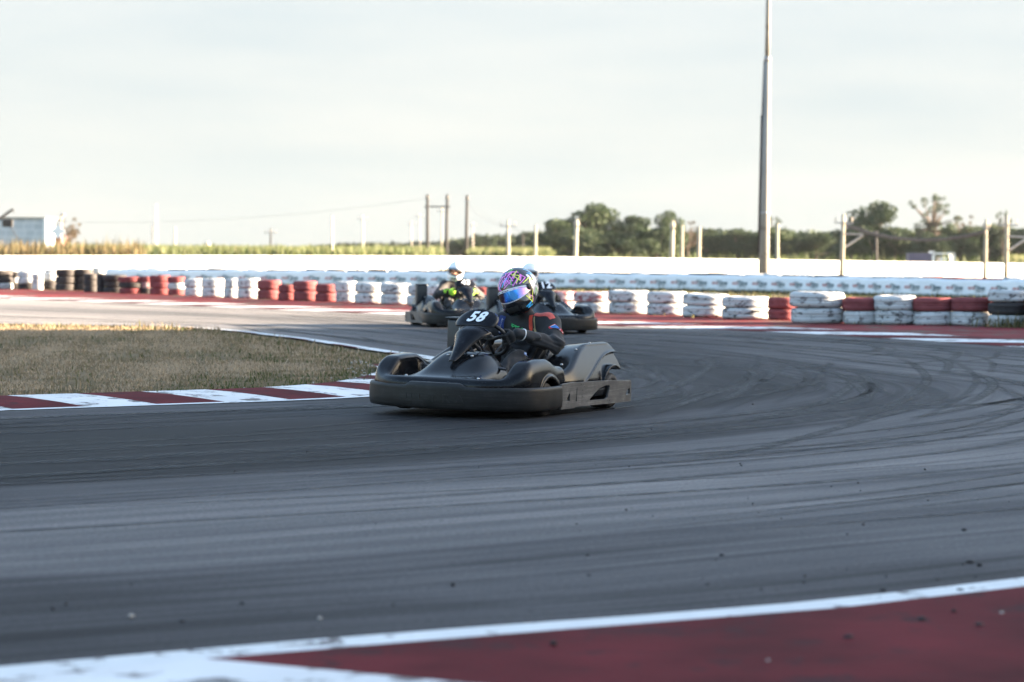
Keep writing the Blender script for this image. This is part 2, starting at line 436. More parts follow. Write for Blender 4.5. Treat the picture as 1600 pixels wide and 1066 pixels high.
# infield side (left of the inner edge when travelling is the track; right is the grass)
sgn = 1 if np.linalg.norm(offset(ci, 1)[150] - co_[150]) > np.linalg.norm(offset(ci, -1)[150] - co_[150]) else -1
sA = near_s(ci, G(755, 590)[:2])
strip('infield_line', ci, 0, sgn * .13, .006, .006, [M_line])
strip('infield_kerb', ci, sgn * .13, sgn * 1.12, .006, .045, [M_kred, M_kwht], sA - 1.2, Li[-1], .60, -.34)
strip('infield_kerb', ci, sgn * .13, sgn * .30, .006, .02, [M_kwht, M_kred], 0, sA - 1.2, 1.3, .2)
# outer side
so = 1 if np.linalg.norm(offset(co_, 1)[150] - ci[150]) > np.linalg.norm(offset(co_, -1)[150] - ci[150]) else -1
s_edge = near_s(co_, (9.6, 23.0))
strip('outer_kerb', co_, 0, so * 1.2, .006, .035, [M_kwht, M_kred], 0, s_edge, 1.5, 1.15)
strip('outer_apron', co_, so * 1.2, so * 6.2, .036, .05, [M_apron], 0, s_edge, None, 0, .2)
strip('outer_line', co_, 0, so * .17, .007, .007, [M_line], s_edge, Lo[-1], None, 0, .15)
# near outer kerb: long red blocks with white ones between; the joint falls at the lower left of the view
pj = G(345, 1029)[:2]; sj = near_s(co_, pj)
BL = 4.6; KSK = -.78
n0 = int((sj - s_edge) / BL); st = sj - n0 * BL
strip('near_kerb', co_, so * .17, so * 2.4, .008, .03, [M_kred, M_kwht] if n0 % 2 else [M_kwht, M_kred], st, Lo[-1], BL, KSK)

# skid marks: ribbons of rubber lying on the track
def skid_mat():
    m, nt, b = new_mat('skid rubber'); L = nt.links
    b.inputs['Base Color'].default_value = (.010, .0095, .010, 1); b.inputs['Roughness'].default_value = .7
    uv = N(nt, 'ShaderNodeUVMap'); uv.uv_map = 'uv'
    sx = N(nt, 'ShaderNodeSeparateXYZ'); L.new(uv.outputs['UV'], sx.inputs[0])
    sh = ramp(nt, [(0, (0, 0, 0)), (.3, (1, 1, 1)), (.7, (1, 1, 1)), (1, (0, 0, 0))]); L.new(sx.outputs['Y'], sh.inputs['Fac'])
    no = N(nt, 'ShaderNodeTexNoise', Scale=7.0, Detail=6.0, Roughness=.8); L.new(coords(nt), no.inputs['Vector'])
    nr = ramp(nt, [(.28, (0, 0, 0)), (.58, (1, 1, 1))]); L.new(no.outputs['Fac'], nr.inputs['Fac'])
    a = N(nt, 'ShaderNodeAttribute', attribute_name='weight')
    m1 = N(nt, 'ShaderNodeMath', operation='MULTIPLY'); L.new(sh.outputs['Color'], m1.inputs[0]); L.new(nr.outputs['Color'], m1.inputs[1])
    m2 = N(nt, 'ShaderNodeMath', operation='MULTIPLY'); L.new(m1.outputs[0], m2.inputs[0]); L.new(a.outputs['Fac'], m2.inputs[1])
    L.new(m2.outputs[0], b.inputs['Alpha'])
    return m
SV, SF, SU, SW = [], [], [], []
def skid(pts, width, weight):
    p = np.asarray(pts); n = len(p); b0 = len(SV)
    t = np.gradient(p, axis=0); t /= np.linalg.norm(t, axis=1, keepdims=True); q = np.stack([-t[:, 1], t[:, 0]], -1)
    z = .003 + .0012 * (len(SF) % 7) / 7
    for i in range(n):
        fade = min(1, 5 * i / n, 5 * (n - 1 - i) / n) * weight
        for j, sgn_ in enumerate((-1, 0, 1)):
            c = p[i] + q[i] * sgn_ * width / 2
            SV.append((c[0], c[1], z)); SU.append((i / n, (sgn_ + 1) / 2)); SW.append(fade)
    for i in range(n - 1):
        for j in range(2): SF.append((b0 + i * 3 + j, b0 + (i + 1) * 3 + j, b0 + (i + 1) * 3 + j + 1, b0 + i * 3 + j + 1))
# streaks that follow the lane, drifting a little across it
for k in range(210):
    i0 = int(rng.integers(60, len(ci) - 70)); ln = int(rng.integers(14, 60)); v0 = rng.uniform(.06, .94); dv = rng.normal(0, .05)
    ii = np.arange(i0, min(i0 + ln, len(ci)))
    tt = v0 + dv * np.linspace(0, 1, len(ii)) + .03 * np.sin(np.linspace(0, rng.uniform(1, 4), len(ii)) + k)
    tt = np.clip(tt, .03, .97)
    pts = ci[ii] * (1 - tt[:, None]) + co_[ii] * tt[:, None]
    wd = rng.choice([.05, .08, .12, .2]); ww = rng.uniform(.5, 1.0) * (.65 if i0 > len(ci) * .72 else 1)
    skid(pts, wd, ww)
    if rng.random() < .4: skid(pts + np.array([.9, .5]) * .8, wd, ww * .8)
# curls left by karts that spun in the bend
def pxcurve(px): return catmull([G(x, y)[:2] for x, y in px], 10)
for px in [[(1300, 668), (1380, 640), (1432, 612), (1448, 592), (1430, 572), (1396, 556)], [(1240, 640), (1320, 628), (1362, 612), (1356, 592), (1325, 578)],
           [(1150, 655), (1200, 650), (1290, 628), (1330, 604), (1370, 585)], [(1480, 640), (1530, 622), (1552, 602), (1536, 588), (1500, 580), (1470, 584)],
           [(1080, 716), (1180, 702), (1300, 672), (1420, 640), (1560, 610)], [(1100, 640), (1160, 610), (1180, 588), (1160, 570)], [(960, 640), (1040, 610), (1100, 580), (1120, 556)],
           [(1000, 655), (1100, 620), (1190, 596), (1230, 566)], [(1420, 655), (1500, 640), (1600, 622), (1660, 612)], [(1010, 560), (1120, 566), (1240, 590), (1300, 616)],
           [(1180, 560), (1260, 572), (1320, 590), (1352, 616), (1352, 636)], [(1400, 570), (1450, 566), (1490, 560), (1500, 548)], [(1330, 560), (1420, 552), (1480, 566), (1470, 590)], [(1220, 606), (1280, 596), (1350, 604), (1400, 622)]]:
    c = pxcurve(px); skid(c, .13, 1.0)
    if len(px) % 2 == 0: skid(c + np.array([.55, .35]), .1, .6)
for k in range(44):
    c = np.array([rng.uniform(1.0, 7.5), rng.uniform(22, 34)]); R_ = rng.uniform(.8, 3.0); a0 = rng.uniform(0, 6.3); a1 = a0 + rng.uniform(.8, 2.4)
    aa = np.linspace(a0, a1, 24); skid(np.stack([c[0] + R_ * np.cos(aa), c[1] + R_ * np.sin(aa) * 1.4], -1), rng.choice([.08, .12, .2]), rng.uniform(.4, .95))
sm_ = mesh('skid_marks', SV, SF, uv=SU, attr={'weight': SW})
sk_o = tag(link('skid_marks', sm_, None, skid_mat()), kind='structure')

# crumbs of rubber and gravel
def pebble_verts(c, r):
    bm = bmesh.new(); bmesh.ops.create_icosphere(bm, subdivisions=1, radius=r)
    sx = rng.uniform(.6, 1.4, 3); sx[2] *= .6
    out = [(c[0] + v.co.x * sx[0] * rng.uniform(.8, 1.2), c[1] + v.co.y * sx[1] * rng.uniform(.8, 1.2), c[2] + r * .4 + v.co.z * sx[2]) for v in bm.verts]
    fc = [[v.index for v in f.verts] for f in bm.faces]; bm.free(); return out, fc
crumb = MB()
for k in range(110):
    px_, py_ = rng.uniform(-200, 1900), rng.uniform(560, 1066) if k % 3 else rng.uniform(640, 1066)
    p = G(px_, py_)
    if k % 2 == 0: p = G(rng.uniform(900, 1700), rng.uniform(600, 930))
    v, fc = pebble_verts((p[0], p[1], .0 if k % 9 else .002), abs(rng.normal(.003, .002)) + .0025); crumb.add(v, fc, 0)
for x, y, r, mi_ in [(708, 916, .012, 0), (205, 965, .012, 1), (500, 968, .009, 1), (1515, 880, .014, 0), (1530, 885, .012, 0), (1440, 975, .016, 0), (1490, 962, .012, 0), (1530, 985, .014, 0), (1565, 965, .009, 1), (1200, 1042, .012, 1), (1445, 735, .012, 0), (865, 1015, .018, 0), (1380, 925, .012, 0), (1500, 925, .013, 0), (1325, 1005, .014, 0), (1250, 1040, .013, 0)]:
    p = G(x, y); v, fc = pebble_verts((p[0], p[1], .012 if y > 930 and x > 800 else .001), r); crumb.add(v, fc, mi_)
M_rubcr = simple('rubber crumb', (.018, .016, .016), .8, scale=30); M_stone = simple('gravel', (.42, .38, .33), .9, scale=30)
tag(crumb.build('gravel', [M_rubcr, M_stone], None, True), 'crumbs of black rubber and pale grit scattered over the tarmac and kerb', 'gravel', kind='stuff')

# the air: a faint even haze that lifts the far trees
hm = bpy.data.materials.new('haze'); hm.use_nodes = True; hn = hm.node_tree; hn.nodes.remove(hn.nodes['Principled BSDF'])
hv = hn.nodes.new('ShaderNodeVolumePrincipled'); hv.inputs['Color'].default_value = (.82, .91, 1.0, 1); hv.inputs['Density'].default_value = 0.00004; hv.inputs['Anisotropy'].default_value = .2
hn.links.new(hv.outputs[0], hn.nodes['Material Output'].inputs['Volume'])
hb_ = MB(); hb_.box(-430, 430, -80, 612, -1.0, 20.0)
tag(hb_.build('haze', hm, None), 'thin pale haze hanging over the circuit and the far fields', 'haze', kind='stuff')

# ------------------------------------------------------------------ grass in the infield
def blades(n, P, hgt, wid, tint, lean=.45, segs=2):
    """n grass blades rooted at P"""
    a = rng.uniform(0, 2 * math.pi, n); d = np.stack([np.cos(a), np.sin(a), np.zeros(n)], -1); sd = np.stack([-np.sin(a), np.cos(a), np.zeros(n)], -1)
    ln = np.abs(rng.normal(0, lean, n))[:, None]; la = rng.uniform(0, 2 * math.pi, n); ld = np.stack([np.cos(la), np.sin(la), np.zeros(n)], -1)
    up = np.array([0, 0, 1.0])
    h = hgt[:, None]; w_ = wid[:, None]
    b0 = P - sd * w_ / 2; b1 = P + sd * w_ / 2
    mdl = P + up * h * .55 + ld * ln * h * .3; m0 = mdl - sd * w_ * .4; m1 = mdl + sd * w_ * .4
    tp = P + up * h * (1 - .35 * ln) + ld * ln * h * .95
    V = np.stack([b0, b1, m0, m1, tp], 1).reshape(-1, 3); i = np.arange(n) * 5
    q = np.stack([i, i + 1, i + 3, i + 2], -1); t = np.stack([i + 2, i + 3, i + 4], -1)
    return V, q, t, np.repeat(tint, 5)
def blade_obj(name, V, q, t, tint, mat):
    me = bpy.data.meshes.new(name); nq, ntr = len(q), len(t)
    me.vertices.add(len(V)); me.vertices.foreach_set('co', V.astype(np.float32).ravel())
    me.loops.add(nq * 4 + ntr * 3); me.loops.foreach_set('vertex_index', np.concatenate([q.ravel(), t.ravel()]).astype(np.int32))
    me.polygons.add(nq + ntr); me.polygons.foreach_set('loop_start', np.concatenate([np.arange(nq) * 4, nq * 4 + np.arange(ntr) * 3]).astype(np.int32))
    me.polygons.foreach_set('loop_total', np.concatenate([np.full(nq, 4), np.full(ntr, 3)]).astype(np.int32))
    a = me.attributes.new('tint', 'FLOAT', 'POINT'); a.data.foreach_set('value', tint.astype(np.float32))
    me.update(calc_edges=True); me.validate()
    return link(name, me, None, mat)
def lownoise(x, y, s, seed):
    r = np.random.default_rng(seed); out = 0
    for k in range(7):
        a, b_, c_ = r.normal(0, s, 2).tolist() + [r.uniform(0, 6.3)]; out = out + np.sin(a * x + b_ * y + c_)
    return out / 7
# infield outline = inside of the inner curve
edge_k = offset(ci, sgn * .95); 
cut = [i for i in range(len(ci)) if ci[i][0] > -25]
poly = edge_k[cut]
def inside(pts, poly):
    x, y = pts[:, 0], pts[:, 1]; c = np.zeros(len(pts), bool); j = len(poly) - 1
    for i in range(len(poly)):
        xi, yi = poly[i]; xj, yj = poly[j]
        hit = ((yi > y) != (yj > y)) & (x < (xj - xi) * (y - yi) / (yj - yi + 1e-12) + xi); c ^= hit; j = i
    return c
# the soil under it
bm = bmesh.new(); vs = [bm.verts.new((p[0], p[1], .002)) for p in offset(ci, sgn * .5)[cut][::3]]; bm.faces.new(vs); bmesh.ops.triangulate(bm, faces=bm.faces[:])
me = bpy.data.meshes.new('infield'); bm.to_mesh(me); bm.free()
if me.polygons[0].normal.z < 0: me.flip_normals()
tag(link('infield', me, None, M_earth), kind='structure')
M_grass = tinted('dry grass', [(.045, .072, .02), (.085, .092, .034), (.19, .142, .085), (.285, .215, .14), (.39, .305, .21)], None, .85, .25)
PTS = []
for npt, (x0, x1, y0, y1) in ((260000, (-11.5, -.6, 17.5, 40)),):
    p = np.stack([rng.uniform(x0, x1, npt), rng.uniform(y0, y1, npt)], -1); PTS.append(p[inside(p, poly)])
p = np.concatenate(PTS); n = len(p)
cl = lownoise(p[:, 0], p[:, 1], 2.2, 3) + .5 * lownoise(p[:, 0], p[:, 1], 6, 5)
dn = np.min(np.linalg.norm(p[:, None, :] - ci[None, near_ := [i for i in range(len(ci)) if ci[i][1] < 23][::4], :], axis=2), axis=1)
green = np.clip(.76 + .55 * cl + rng.normal(0, .22, n) - .45 * np.exp(-((dn - 1.0) / .7) ** 2) - .25 * (p[:, 0] > -3.0) * (cl < 0), 0, 1)
hgt = np.abs(rng.normal(.022, .014, n)) * (1 + .9 * (cl < -.3)) + .010
keep = rng.random(n) < np.clip(.72 + 1.5 * cl, .10, 1)
P3 = np.concatenate([p, np.zeros((n, 1))], 1)
V, q, t, tt = blades(keep.sum(), P3[keep], hgt[keep], rng.uniform(.006, .014, keep.sum()), green[keep], .8)
tag(blade_obj('grass', V, q, t, tt, M_grass), 'dry tufted grass with green patches filling the infield beside the red and white kerb', 'grass', kind='stuff')
# taller weeds along the far edge of the infield and a rim of rubble by the kerb
wp = []
for k in range(6000):
    s = rng.uniform(near_s(ci, (-13, 42.6)), sA - 1.5); c = along(ci, s); nrm = along(offset(ci, sgn), arclen(offset(ci, sgn))[-1] * s / Li[-1]) - c
    wp.append(c + nrm * (abs(rng.normal(0, .5)) + .55))
wp = np.array(wp); hh = np.abs(rng.normal(.025, .018, len(wp))) * (1 + 1.2 * (lownoise(wp[:, 0], wp[:, 1], 3, 8) > .2)) + .02
V, q, t, tt = blades(len(wp), np.concatenate([wp, np.zeros((len(wp), 1))], 1), hh, rng.uniform(.008, .02, len(wp)), np.clip(rng.normal(.55, .28, len(wp)), 0, 1), .5)
tag(blade_obj('weeds', V, q, t, tt, M_grass), 'straggly taller weeds along the far rim of the infield', 'weeds', kind='stuff')
chip = MB()
for k in range(240):
    s = rng.uniform(sA - 3, sA + 4.6) if k < 150 else rng.uniform(sA + 3.5, sA + 6.5); c = along(ci, s); nrm = along(offset(ci, sgn), arclen(offset(ci, sgn))[-1] * s / Li[-1]) - c
    pp = c + nrm * (1.05 + abs(rng.normal(0, .16))); v, fc = pebble_verts((pp[0], pp[1], .004), rng.uniform(.006, .020)); chip.add(v, fc)
tag(chip.build('rubble', simple('broken concrete', (.30, .28, .25), .9, scale=20), None, False), 'broken pale concrete chips along the back of the infield kerb', 'rubble', kind='stuff')
# ------------------------------------------------------------------ tyre wall
RUB = (.022, .02, .019)
M_tw = painted('white tyre paint', (.47, .48, .48), (.13, .12, .12), .41, 3.0, .7, True, .15, .12)
M_ts = painted('peeling white tyre paint', (.46, .47, .47), (.06, .058, .056), .415, 2.2, .75, True, .4, .15)
M_tr = painted('red tyre paint', (.20, .062, .064), (.07, .03, .03), .34, 3.0, .7, True, .35, .2)
M_trw = painted('red over white tyre paint', (.26, .09, .095), (.46, .42, .42), .48, 2.6, .7, True, .35, .2)
M_tb = simple('bare tyre rubber', (.024, .019, .018), .75, 0, .3, 6.0, .3)
TM = {'white': M_tw, 'peeling': M_ts, 'red': M_tr, 'pinkish': M_trw, 'black': M_tb}
def tyre_mesh(mat):
    prof = [(.90, .10), (.62, .03), (.56, .08), (.57, .02), (.64, -.005), (.80, .0), (.91, .035), (.965, .10), (.992, .19), (1.0, .30), (1.0, .41), (.988, .42), (.988, .43), (1.0, .44), (1.0, .56), (.988, .57), (.988, .58), (1.0, .59), (1.0, .70), (.992, .81), (.965, .90), (.91, .965), (.80, 1.0), (.64, 1.005), (.57, .98), (.56, .92), (.62, .97), (.90, .90)]
    mb = MB(); mb.lathe(prof[::-1], 40)
    me = mesh('tyre', mb.v, mb.f, True); me.materials.append(mat); return me
TMESH = {k: tyre_mesh(m) for k, m in TM.items()}
W_, S_, R_, P_, B_ = 'white', 'peeling', 'red', 'pinkish', 'black'
# (left px, right px, base py, top py, levels from the ground up, where)
STACKS = [
    (-22, 18, 454.5, 425, [W_, B_, B_], 'the stack cut by the left edge of the view'),
    (16, 31, 454, 427, [B_, W_, B_], 'the narrow mixed stack at the far left'),
    (29, 57, 455, 427, [B_, W_, W_], 'the mixed stack just left of the small all-white stack'),
    (51, 67, 455.5, 430, [W_, W_, W_], 'the small all-white stack at the far left'),
    (65, 90, 455, 428, [B_, W_], 'the white over black pair beside the all-black stacks'),
    (88, 117, 457, 423, [B_, B_, B_], 'the tallest and leftmost all-black stack'),
    (116, 143, 457, 422.5, [B_, B_, B_], 'the second all-black stack from the left'),
    (132, 152, 459.5, 430.5, [B_, B_, B_], 'the middle one of the five all-black stacks'),
    (152, 165, 460, 430, [B_, B_, B_], 'the narrowest all-black stack'),
    (163, 196, 460.5, 432, [B_, B_, B_], 'the last all-black stack before the red tyres'),
    (187, 223, 462, 435, [R_, B_, R_], 'the red and black stack touching the all-black stacks'),
    (219, 238, 462, 434.5, [B_, P_, R_], 'the stack with a two-coloured middle tyre'),
    (235, 265, 463.5, 433, [R_, R_, R_], 'the all-red stack of three'),
    (263, 289, 464.5, 435, [R_, S_, R_], 'the red and white stack beside the white block'),
    (289, 319, 466, 438, [W_, W_], 'the white stack beside the mixed red stacks'),
    (317, 350, 467.5, 438, [W_, W_], 'the widest white stack near the mixed red stacks'),
    (350, 371, 468.5, 438, [W_, W_], 'the narrow white stack in the left white block'),
    (371, 405, 469.5, 438, [W_, W_], 'the white stack left of the block of four red stacks'),
    (403, 437, 471, 440.5, [R_, R_], 'the leftmost of the block of four red stacks'),
    (435, 462, 472.5, 448, [R_, R_], 'the second of the block of four red stacks'),
    (460, 495, 473.5, 442, [R_, R_], 'the third of the block of four red stacks'),
    (494, 526, 474.5, 447, [R_, R_], 'the last of the block of four red stacks'),
    (525, 558, 475.5, 443, [S_, W_], 'the white stack right of the block of four red stacks'),
    (556, 599, 477.5, 445, [W_, W_], 'the middle white stack left of the kart numbered 43'),
    (596, 641, 479, 445.5, [W_, W_], 'the white stack just left of the kart numbered 43'),
    (637, 668, 480, 448, [W_, W_], 'the white stack behind the back of the kart numbered 43'),
    (667, 700, 481, 449, [W_, W_], 'the white stack behind the right arm of driver 43'),
    (700, 733, 483, 451, [W_, W_], 'the white stack hidden behind driver 43'),
    (732, 769, 484.5, 452, [R_, R_], 'the red stack beside the left glove of driver 43'),
    (768, 806, 486, 454, [B_, B_], 'the black stack behind the bright helmet'),
    (806, 850, 488, 457, [W_, W_], 'the white stack hidden behind the driver of kart 12'),
    (850, 899, 490, 458.5, [P_, P_], 'the pinkish stack right of the number 12 panel'),
    (899, 955, 492.5, 459.5, [W_, P_], 'the first white stack right of the karts'),
    (953, 1015, 494.5, 457.5, [S_, W_], 'the second white stack right of the karts'),
    (1013, 1071, 497, 459.5, [W_, W_], 'the third white stack right of the karts'),
    (1069, 1136, 500.5, 463, [S_, S_], 'the fourth white stack right of the karts'),
    (1131, 1199, 503, 467.5, [S_, W_], 'the white stack below the tall lamp pole'),
    (1201, 1243, 504.5, 469, [R_, R_], 'the red stack right of the tall lamp pole'),
    (1239, 1318, 510, 460.5, [S_, W_], 'the big white stack between red tyres on the right'),
    (1319, 1370, 511, 469.5, [W_, R_], 'the red on white stack beside the big white stack'),
    (1368, 1430, 512, 466, [S_, W_], 'the black-blotched white stack between red topped stacks'),
    (1428, 1489, 513, 469.5, [W_, R_], 'the red on white stack beside the black-blotched stack'),
    (1487, 1547, 514, 469.5, [W_, R_], 'the red on white stack beside the right stack of three'),
    (1547, 1606, 516, 457.5, [W_, B_, W_], 'the stack of three at the right edge'),
    (1604, 1668, 518, 468, [W_, R_], 'the stack cut by the right edge of the view'),
]
LV = {2: ['lower tyre', 'upper tyre'], 3: ['bottom tyre', 'middle tyre', 'top tyre']}
CN = {'white': 'scuffed white', 'peeling': 'white with peeling paint', 'red': 'red painted', 'pinkish': 'faded red and white', 'black': 'bare black'}
n_t = 0
for x0, x1, yb, yt, lev, where in STACKS:
    base = G((x0 + x1) / 2, yb); s = F / base[1]
    R = (x1 - x0) / s / 2 * 1.10; Ht = (yb - yt) / s * 1.0; hh = Ht / len(lev)
    ctr = base + np.array([base[0], base[1], 0]) / np.linalg.norm(base[:2]) * R
    for i, c in enumerate(lev):
        o = bpy.data.objects.new('tyre', TMESH[c]); COL.objects.link(o)
        j = rng.normal(0, .03 * R, 2) if i else (0, 0)
        o.location = (ctr[0] + j[0], ctr[1] + j[1], .04 + i * hh + .001)
        k = 1 + rng.normal(0, .02)
        o.scale = (R * k, R * k, hh * 1.0)
        o.rotation_euler = (rng.normal(0, .015), rng.normal(0, .015), rng.uniform(0, 6.28))
        tag(o, f'{CN[c]} tyre, {LV[len(lev)][i]} of {where}', 'tyre', 'painted tyres of the tyre wall along the track'); n_t += 1
        # keep labels within 16 words
        wds = o['label'].split()
        if len(wds) > 16: o['label'] = f'{c} {LV[len(lev)][i]} of {where}'

# ------------------------------------------------------------------ second row of tyres wrapped by the long banner
ban_px = [(165, 445), (300, 446), (450, 447.2), (640, 448.8), (900, 452.5), (1200, 457.5), (1400, 463), (1640, 468.5), (1800, 474)]
ban = catmull([G(x, y)[:2] for x, y in ban_px], 40); bl = arclen(ban)
nrm_b = np.stack([-np.gradient(ban, axis=0)[:, 1], np.gradient(ban, axis=0)[:, 0]], -1); nrm_b /= np.linalg.norm(nrm_b, axis=1, keepdims=True)
if (nrm_b * -ban).sum(1).mean() < 0: nrm_b = -nrm_b      # towards the track
def b_at(s): return along(ban, s), along(nrm_b, s, ban)
def b_top(s): return .52 + .012 * math.sin(s * 1.9) + .01 * math.sin(s * 4.3 + 1)
def b_out(s, z): return .012 * math.sin(s * 9.0) + .015 * math.sin(s * 4.1 + 2) * (z / .5)
M_ban = simple('vinyl banner', (.72, .76, .80), .45, 0, .06, 2.0, .0)
bv, bf = [], []; nb = int(bl[-1] / .12); NZ = 5
for i in range(nb + 1):
    s = bl[-1] * i / nb; c, nn = b_at(s)
    for side in (0, 1):
        for k in range(NZ + 1):
            z = .035 + (b_top(s) - .035) * k / NZ; d = b_out(s, z) + (.0 if side else .006)
            bv.append((c[0] + nn[0] * d, c[1] + nn[1] * d, z))
st_ = 2 * (NZ + 1)
for i in range(nb):
    a, b_ = i * st_, (i + 1) * st_
    for k in range(NZ):
        bf.append((a + k, b_ + k, b_ + k + 1, a + k + 1)); o_ = NZ + 1
        bf.append((a + o_ + k, a + o_ + k + 1, b_ + o_ + k + 1, b_ + o_ + k))
    bf.append((a + NZ, b_ + NZ, b_ + st_ - 1, a + st_ - 1)); bf.append((a, a + NZ + 1, b_ + NZ + 1, b_))
bm_ = mesh('banner', bv, bf, True)
if sum((Vector((-ban[0][0], -ban[0][1], 0))).dot(p.normal) for p in list(bm_.polygons)[:4]) < 0: bm_.flip_normals()
banner = tag(link('banner', bm_, None, M_ban), 'long pale blue-white advertising banner wrapped along the second tyre row', 'banner')

def text_mesh(body, size, shear=0.0, bold=0.0, extrude=0.0, spacing=1.0):
    c = bpy.data.curves.new('t', 'FONT'); c.body = body; c.size = size; c.shear = shear; c.offset = bold; c.extrude = extrude
    c.align_x = 'CENTER'; c.align_y = 'CENTER'; c.space_character = spacing; c.resolution_u = 3
    o = bpy.data.objects.new('t', c); COL.objects.link(o)
    bpy.context.view_layer.update()
    me = bpy.data.meshes.new_from_object(o.evaluated_get(bpy.context.evaluated_depsgraph_get()))
    bpy.data.objects.remove(o); bpy.data.curves.remove(c); return me
M_lred = simple('banner red print', (.42, .10, .09), .5, 0, .2); M_ldark = simple('banner dark print', (.05, .10, .12), .5, 0, .2)
ta = text_mesh('eco', .155, .25, .004); tb_ = text_mesh('Tijoe', .19, .25, .005)
def mdata(me): return [v.co[:] for v in me.vertices], [list(p.vertices) for p in me.polygons]
def logo_mesh():
    mb = MB(); v, f = mdata(ta); mb.add([(x - .15, 0, y) for x, y, z in v], f, 0)
    v, f = mdata(tb_); mb.add([(x + .10, 0, y - .005) for x, y, z in v], f, 1)
    mb.box(-.02, .26, -.001, .0, -.115, -.098, 1)
    me = mesh('logo', mb.v, mb.f, False, mb.m); me.materials.append(M_lred); me.materials.append(M_ldark); return me
LOGO = logo_mesh()
s = .4
while s < bl[-1] - .4:
    c, nn = b_at(s); o = bpy.data.objects.new('logo', LOGO); COL.objects.link(o); o.parent = banner
    d = max(b_out(s + q, .3) for q in (-.25, -.12, 0, .12, .25)) + .012
    o.location = (c[0] + nn[0] * d, c[1] + nn[1] * d, .285); o.rotation_euler = (0, 0, math.atan2(nn[1], nn[0]) + math.pi / 2)
    s += .745
# tyres behind it
s = .3; k = 0
while s < bl[-1] - .2:
    c, nn = b_at(s); q = c - nn * .40
    px_ = 800 + F * (q @ cr[:2]) / q[1]
    top = rng.choice([B_, B_, B_, W_]) if px_ < 1450 else rng.choice([R_, B_, B_, R_])
    if rng.random() < .1: top = S_
    for i in range(3):
        kind = top if i == 2 else B_
        if i < 2 and (px_ < 150 or px_ > 1640): pass
        o = bpy.data.objects.new('tyre', TMESH[kind]); COL.objects.link(o)
        R = .335; o.scale = (R, R, .19 + (.012 if i == 2 else 0) * rng.uniform(-1, 2)); o.location = (q[0], q[1], .002 + i * .19 + (.002 if i else 0))
        o.rotation_euler = (0, 0, rng.uniform(0, 6.28))
        nm = {'black': 'bare black', 'white': 'white painted', 'red': 'red painted', 'peeling': 'peeling white'}[kind]
        tag(o, f'{nm} tyre showing over the top edge of the long banner' if i == 2 else 'bare black tyre low in the row behind the long banner', 'tyre', f'{nm} tyres peeping over the banner' if i == 2 else 'tyres standing hidden behind the banner')
    s += .69; k += 1
# loose white tyres of the second row left of the banner
for i, (x0, x1, yt, yb) in enumerate([(-16, 8, 421, 447), (8, 28, 421, 447), (28, 49, 421, 447), (68, 90, 421, 447), (90, 116, 420, 447), (116, 140, 420.5, 447), (144, 160, 418, 447)]):
    b_ = G((x0 + x1) / 2, yb + .5); s_ = F / b_[1]; R = (x1 - x0) / s_ / 2; hh = (yb - yt) / s_ / 3
    for lv in range(3):
        o = bpy.data.objects.new('tyre', TMESH[W_ if lv == 2 else B_]); COL.objects.link(o); o.scale = (R, R, hh); o.location = (b_[0], b_[1] + R, .002 + lv * hh + (.002 if lv else 0)); o.rotation_euler = (0, 0, i)
        tag(o, 'white tyre topping the second row behind the left end of the tyre wall' if lv == 2 else 'bare black tyre low in the second row at the left', 'tyre', 'white tyres topping the second row' if lv == 2 else 'black tyres low in the second row')

# ------------------------------------------------------------------ white concrete wall in panels
M_wall = painted('whitewashed concrete', (.80, .80, .78), (.4, .38, .34), .30, .9, .85, True, .2, .06)
wall_px = [(-330, 91), (0, 96), (400, 103), (800, 110), (1200, 118), (1600, 126), (1800, 130)]
wtop = {}
def wz(px, D):
    ty = np.interp(px, [-330, 0, 400, 800, 1200, 1600, 1800], [400, 400, 399.5, 401, 406, 412, 415])
    return CAM_H - (ty - yh(px)) * D / F
wp_ = [AT(x, yh(x), D)[:2] for x, D in wall_px]; wc = catmull(wp_, 30); wl = arclen(wc)
wall = tag(empty('perimeter_wall', (wc[0][0], wc[0][1], 0)), 'long low whitewashed concrete wall running behind the tyre rows', 'wall')
PL = 4.2; GAP = .075; s = 0
while s + PL < wl[-1]:
    a, b_ = along(wc, s), along(wc, s + PL - GAP)
    d = (b_ - a) / np.linalg.norm(b_ - a); nn = np.array([-d[1], d[0]])
    pxa, pxb = [800 + F * (q @ cr[:2]) / q[1] for q in (a, b_)]
    za, zb = wz(pxa, a[1]), wz(pxb, b_[1])
    mb = MB(); o3 = np.array([wc[0][0], wc[0][1]])
    v = []
    for q, z in ((a, za), (b_, zb)):
        for off, zz in ((-.07, 0), (-.07, z - .03), (-.05, z), (.05, z), (.07, z - .03), (.07, 0)):
            p = q + nn * off - o3; v.append((p[0], p[1], zz))
    mb.add(v, [(i, (i + 1) % 6, 6 + (i + 1) % 6, 6 + i) for i in range(6)] + [(5, 4, 3, 2, 1, 0), (6, 7, 8, 9, 10, 11)])
    me = mesh('panel', mb.v, mb.f)
    bmx = bmesh.new(); bmx.from_mesh(me); bmesh.ops.recalc_face_normals(bmx, faces=bmx.faces[:]); bmx.to_mesh(me); bmx.free()
    link('panel', me, wall, M_wall); s += PL

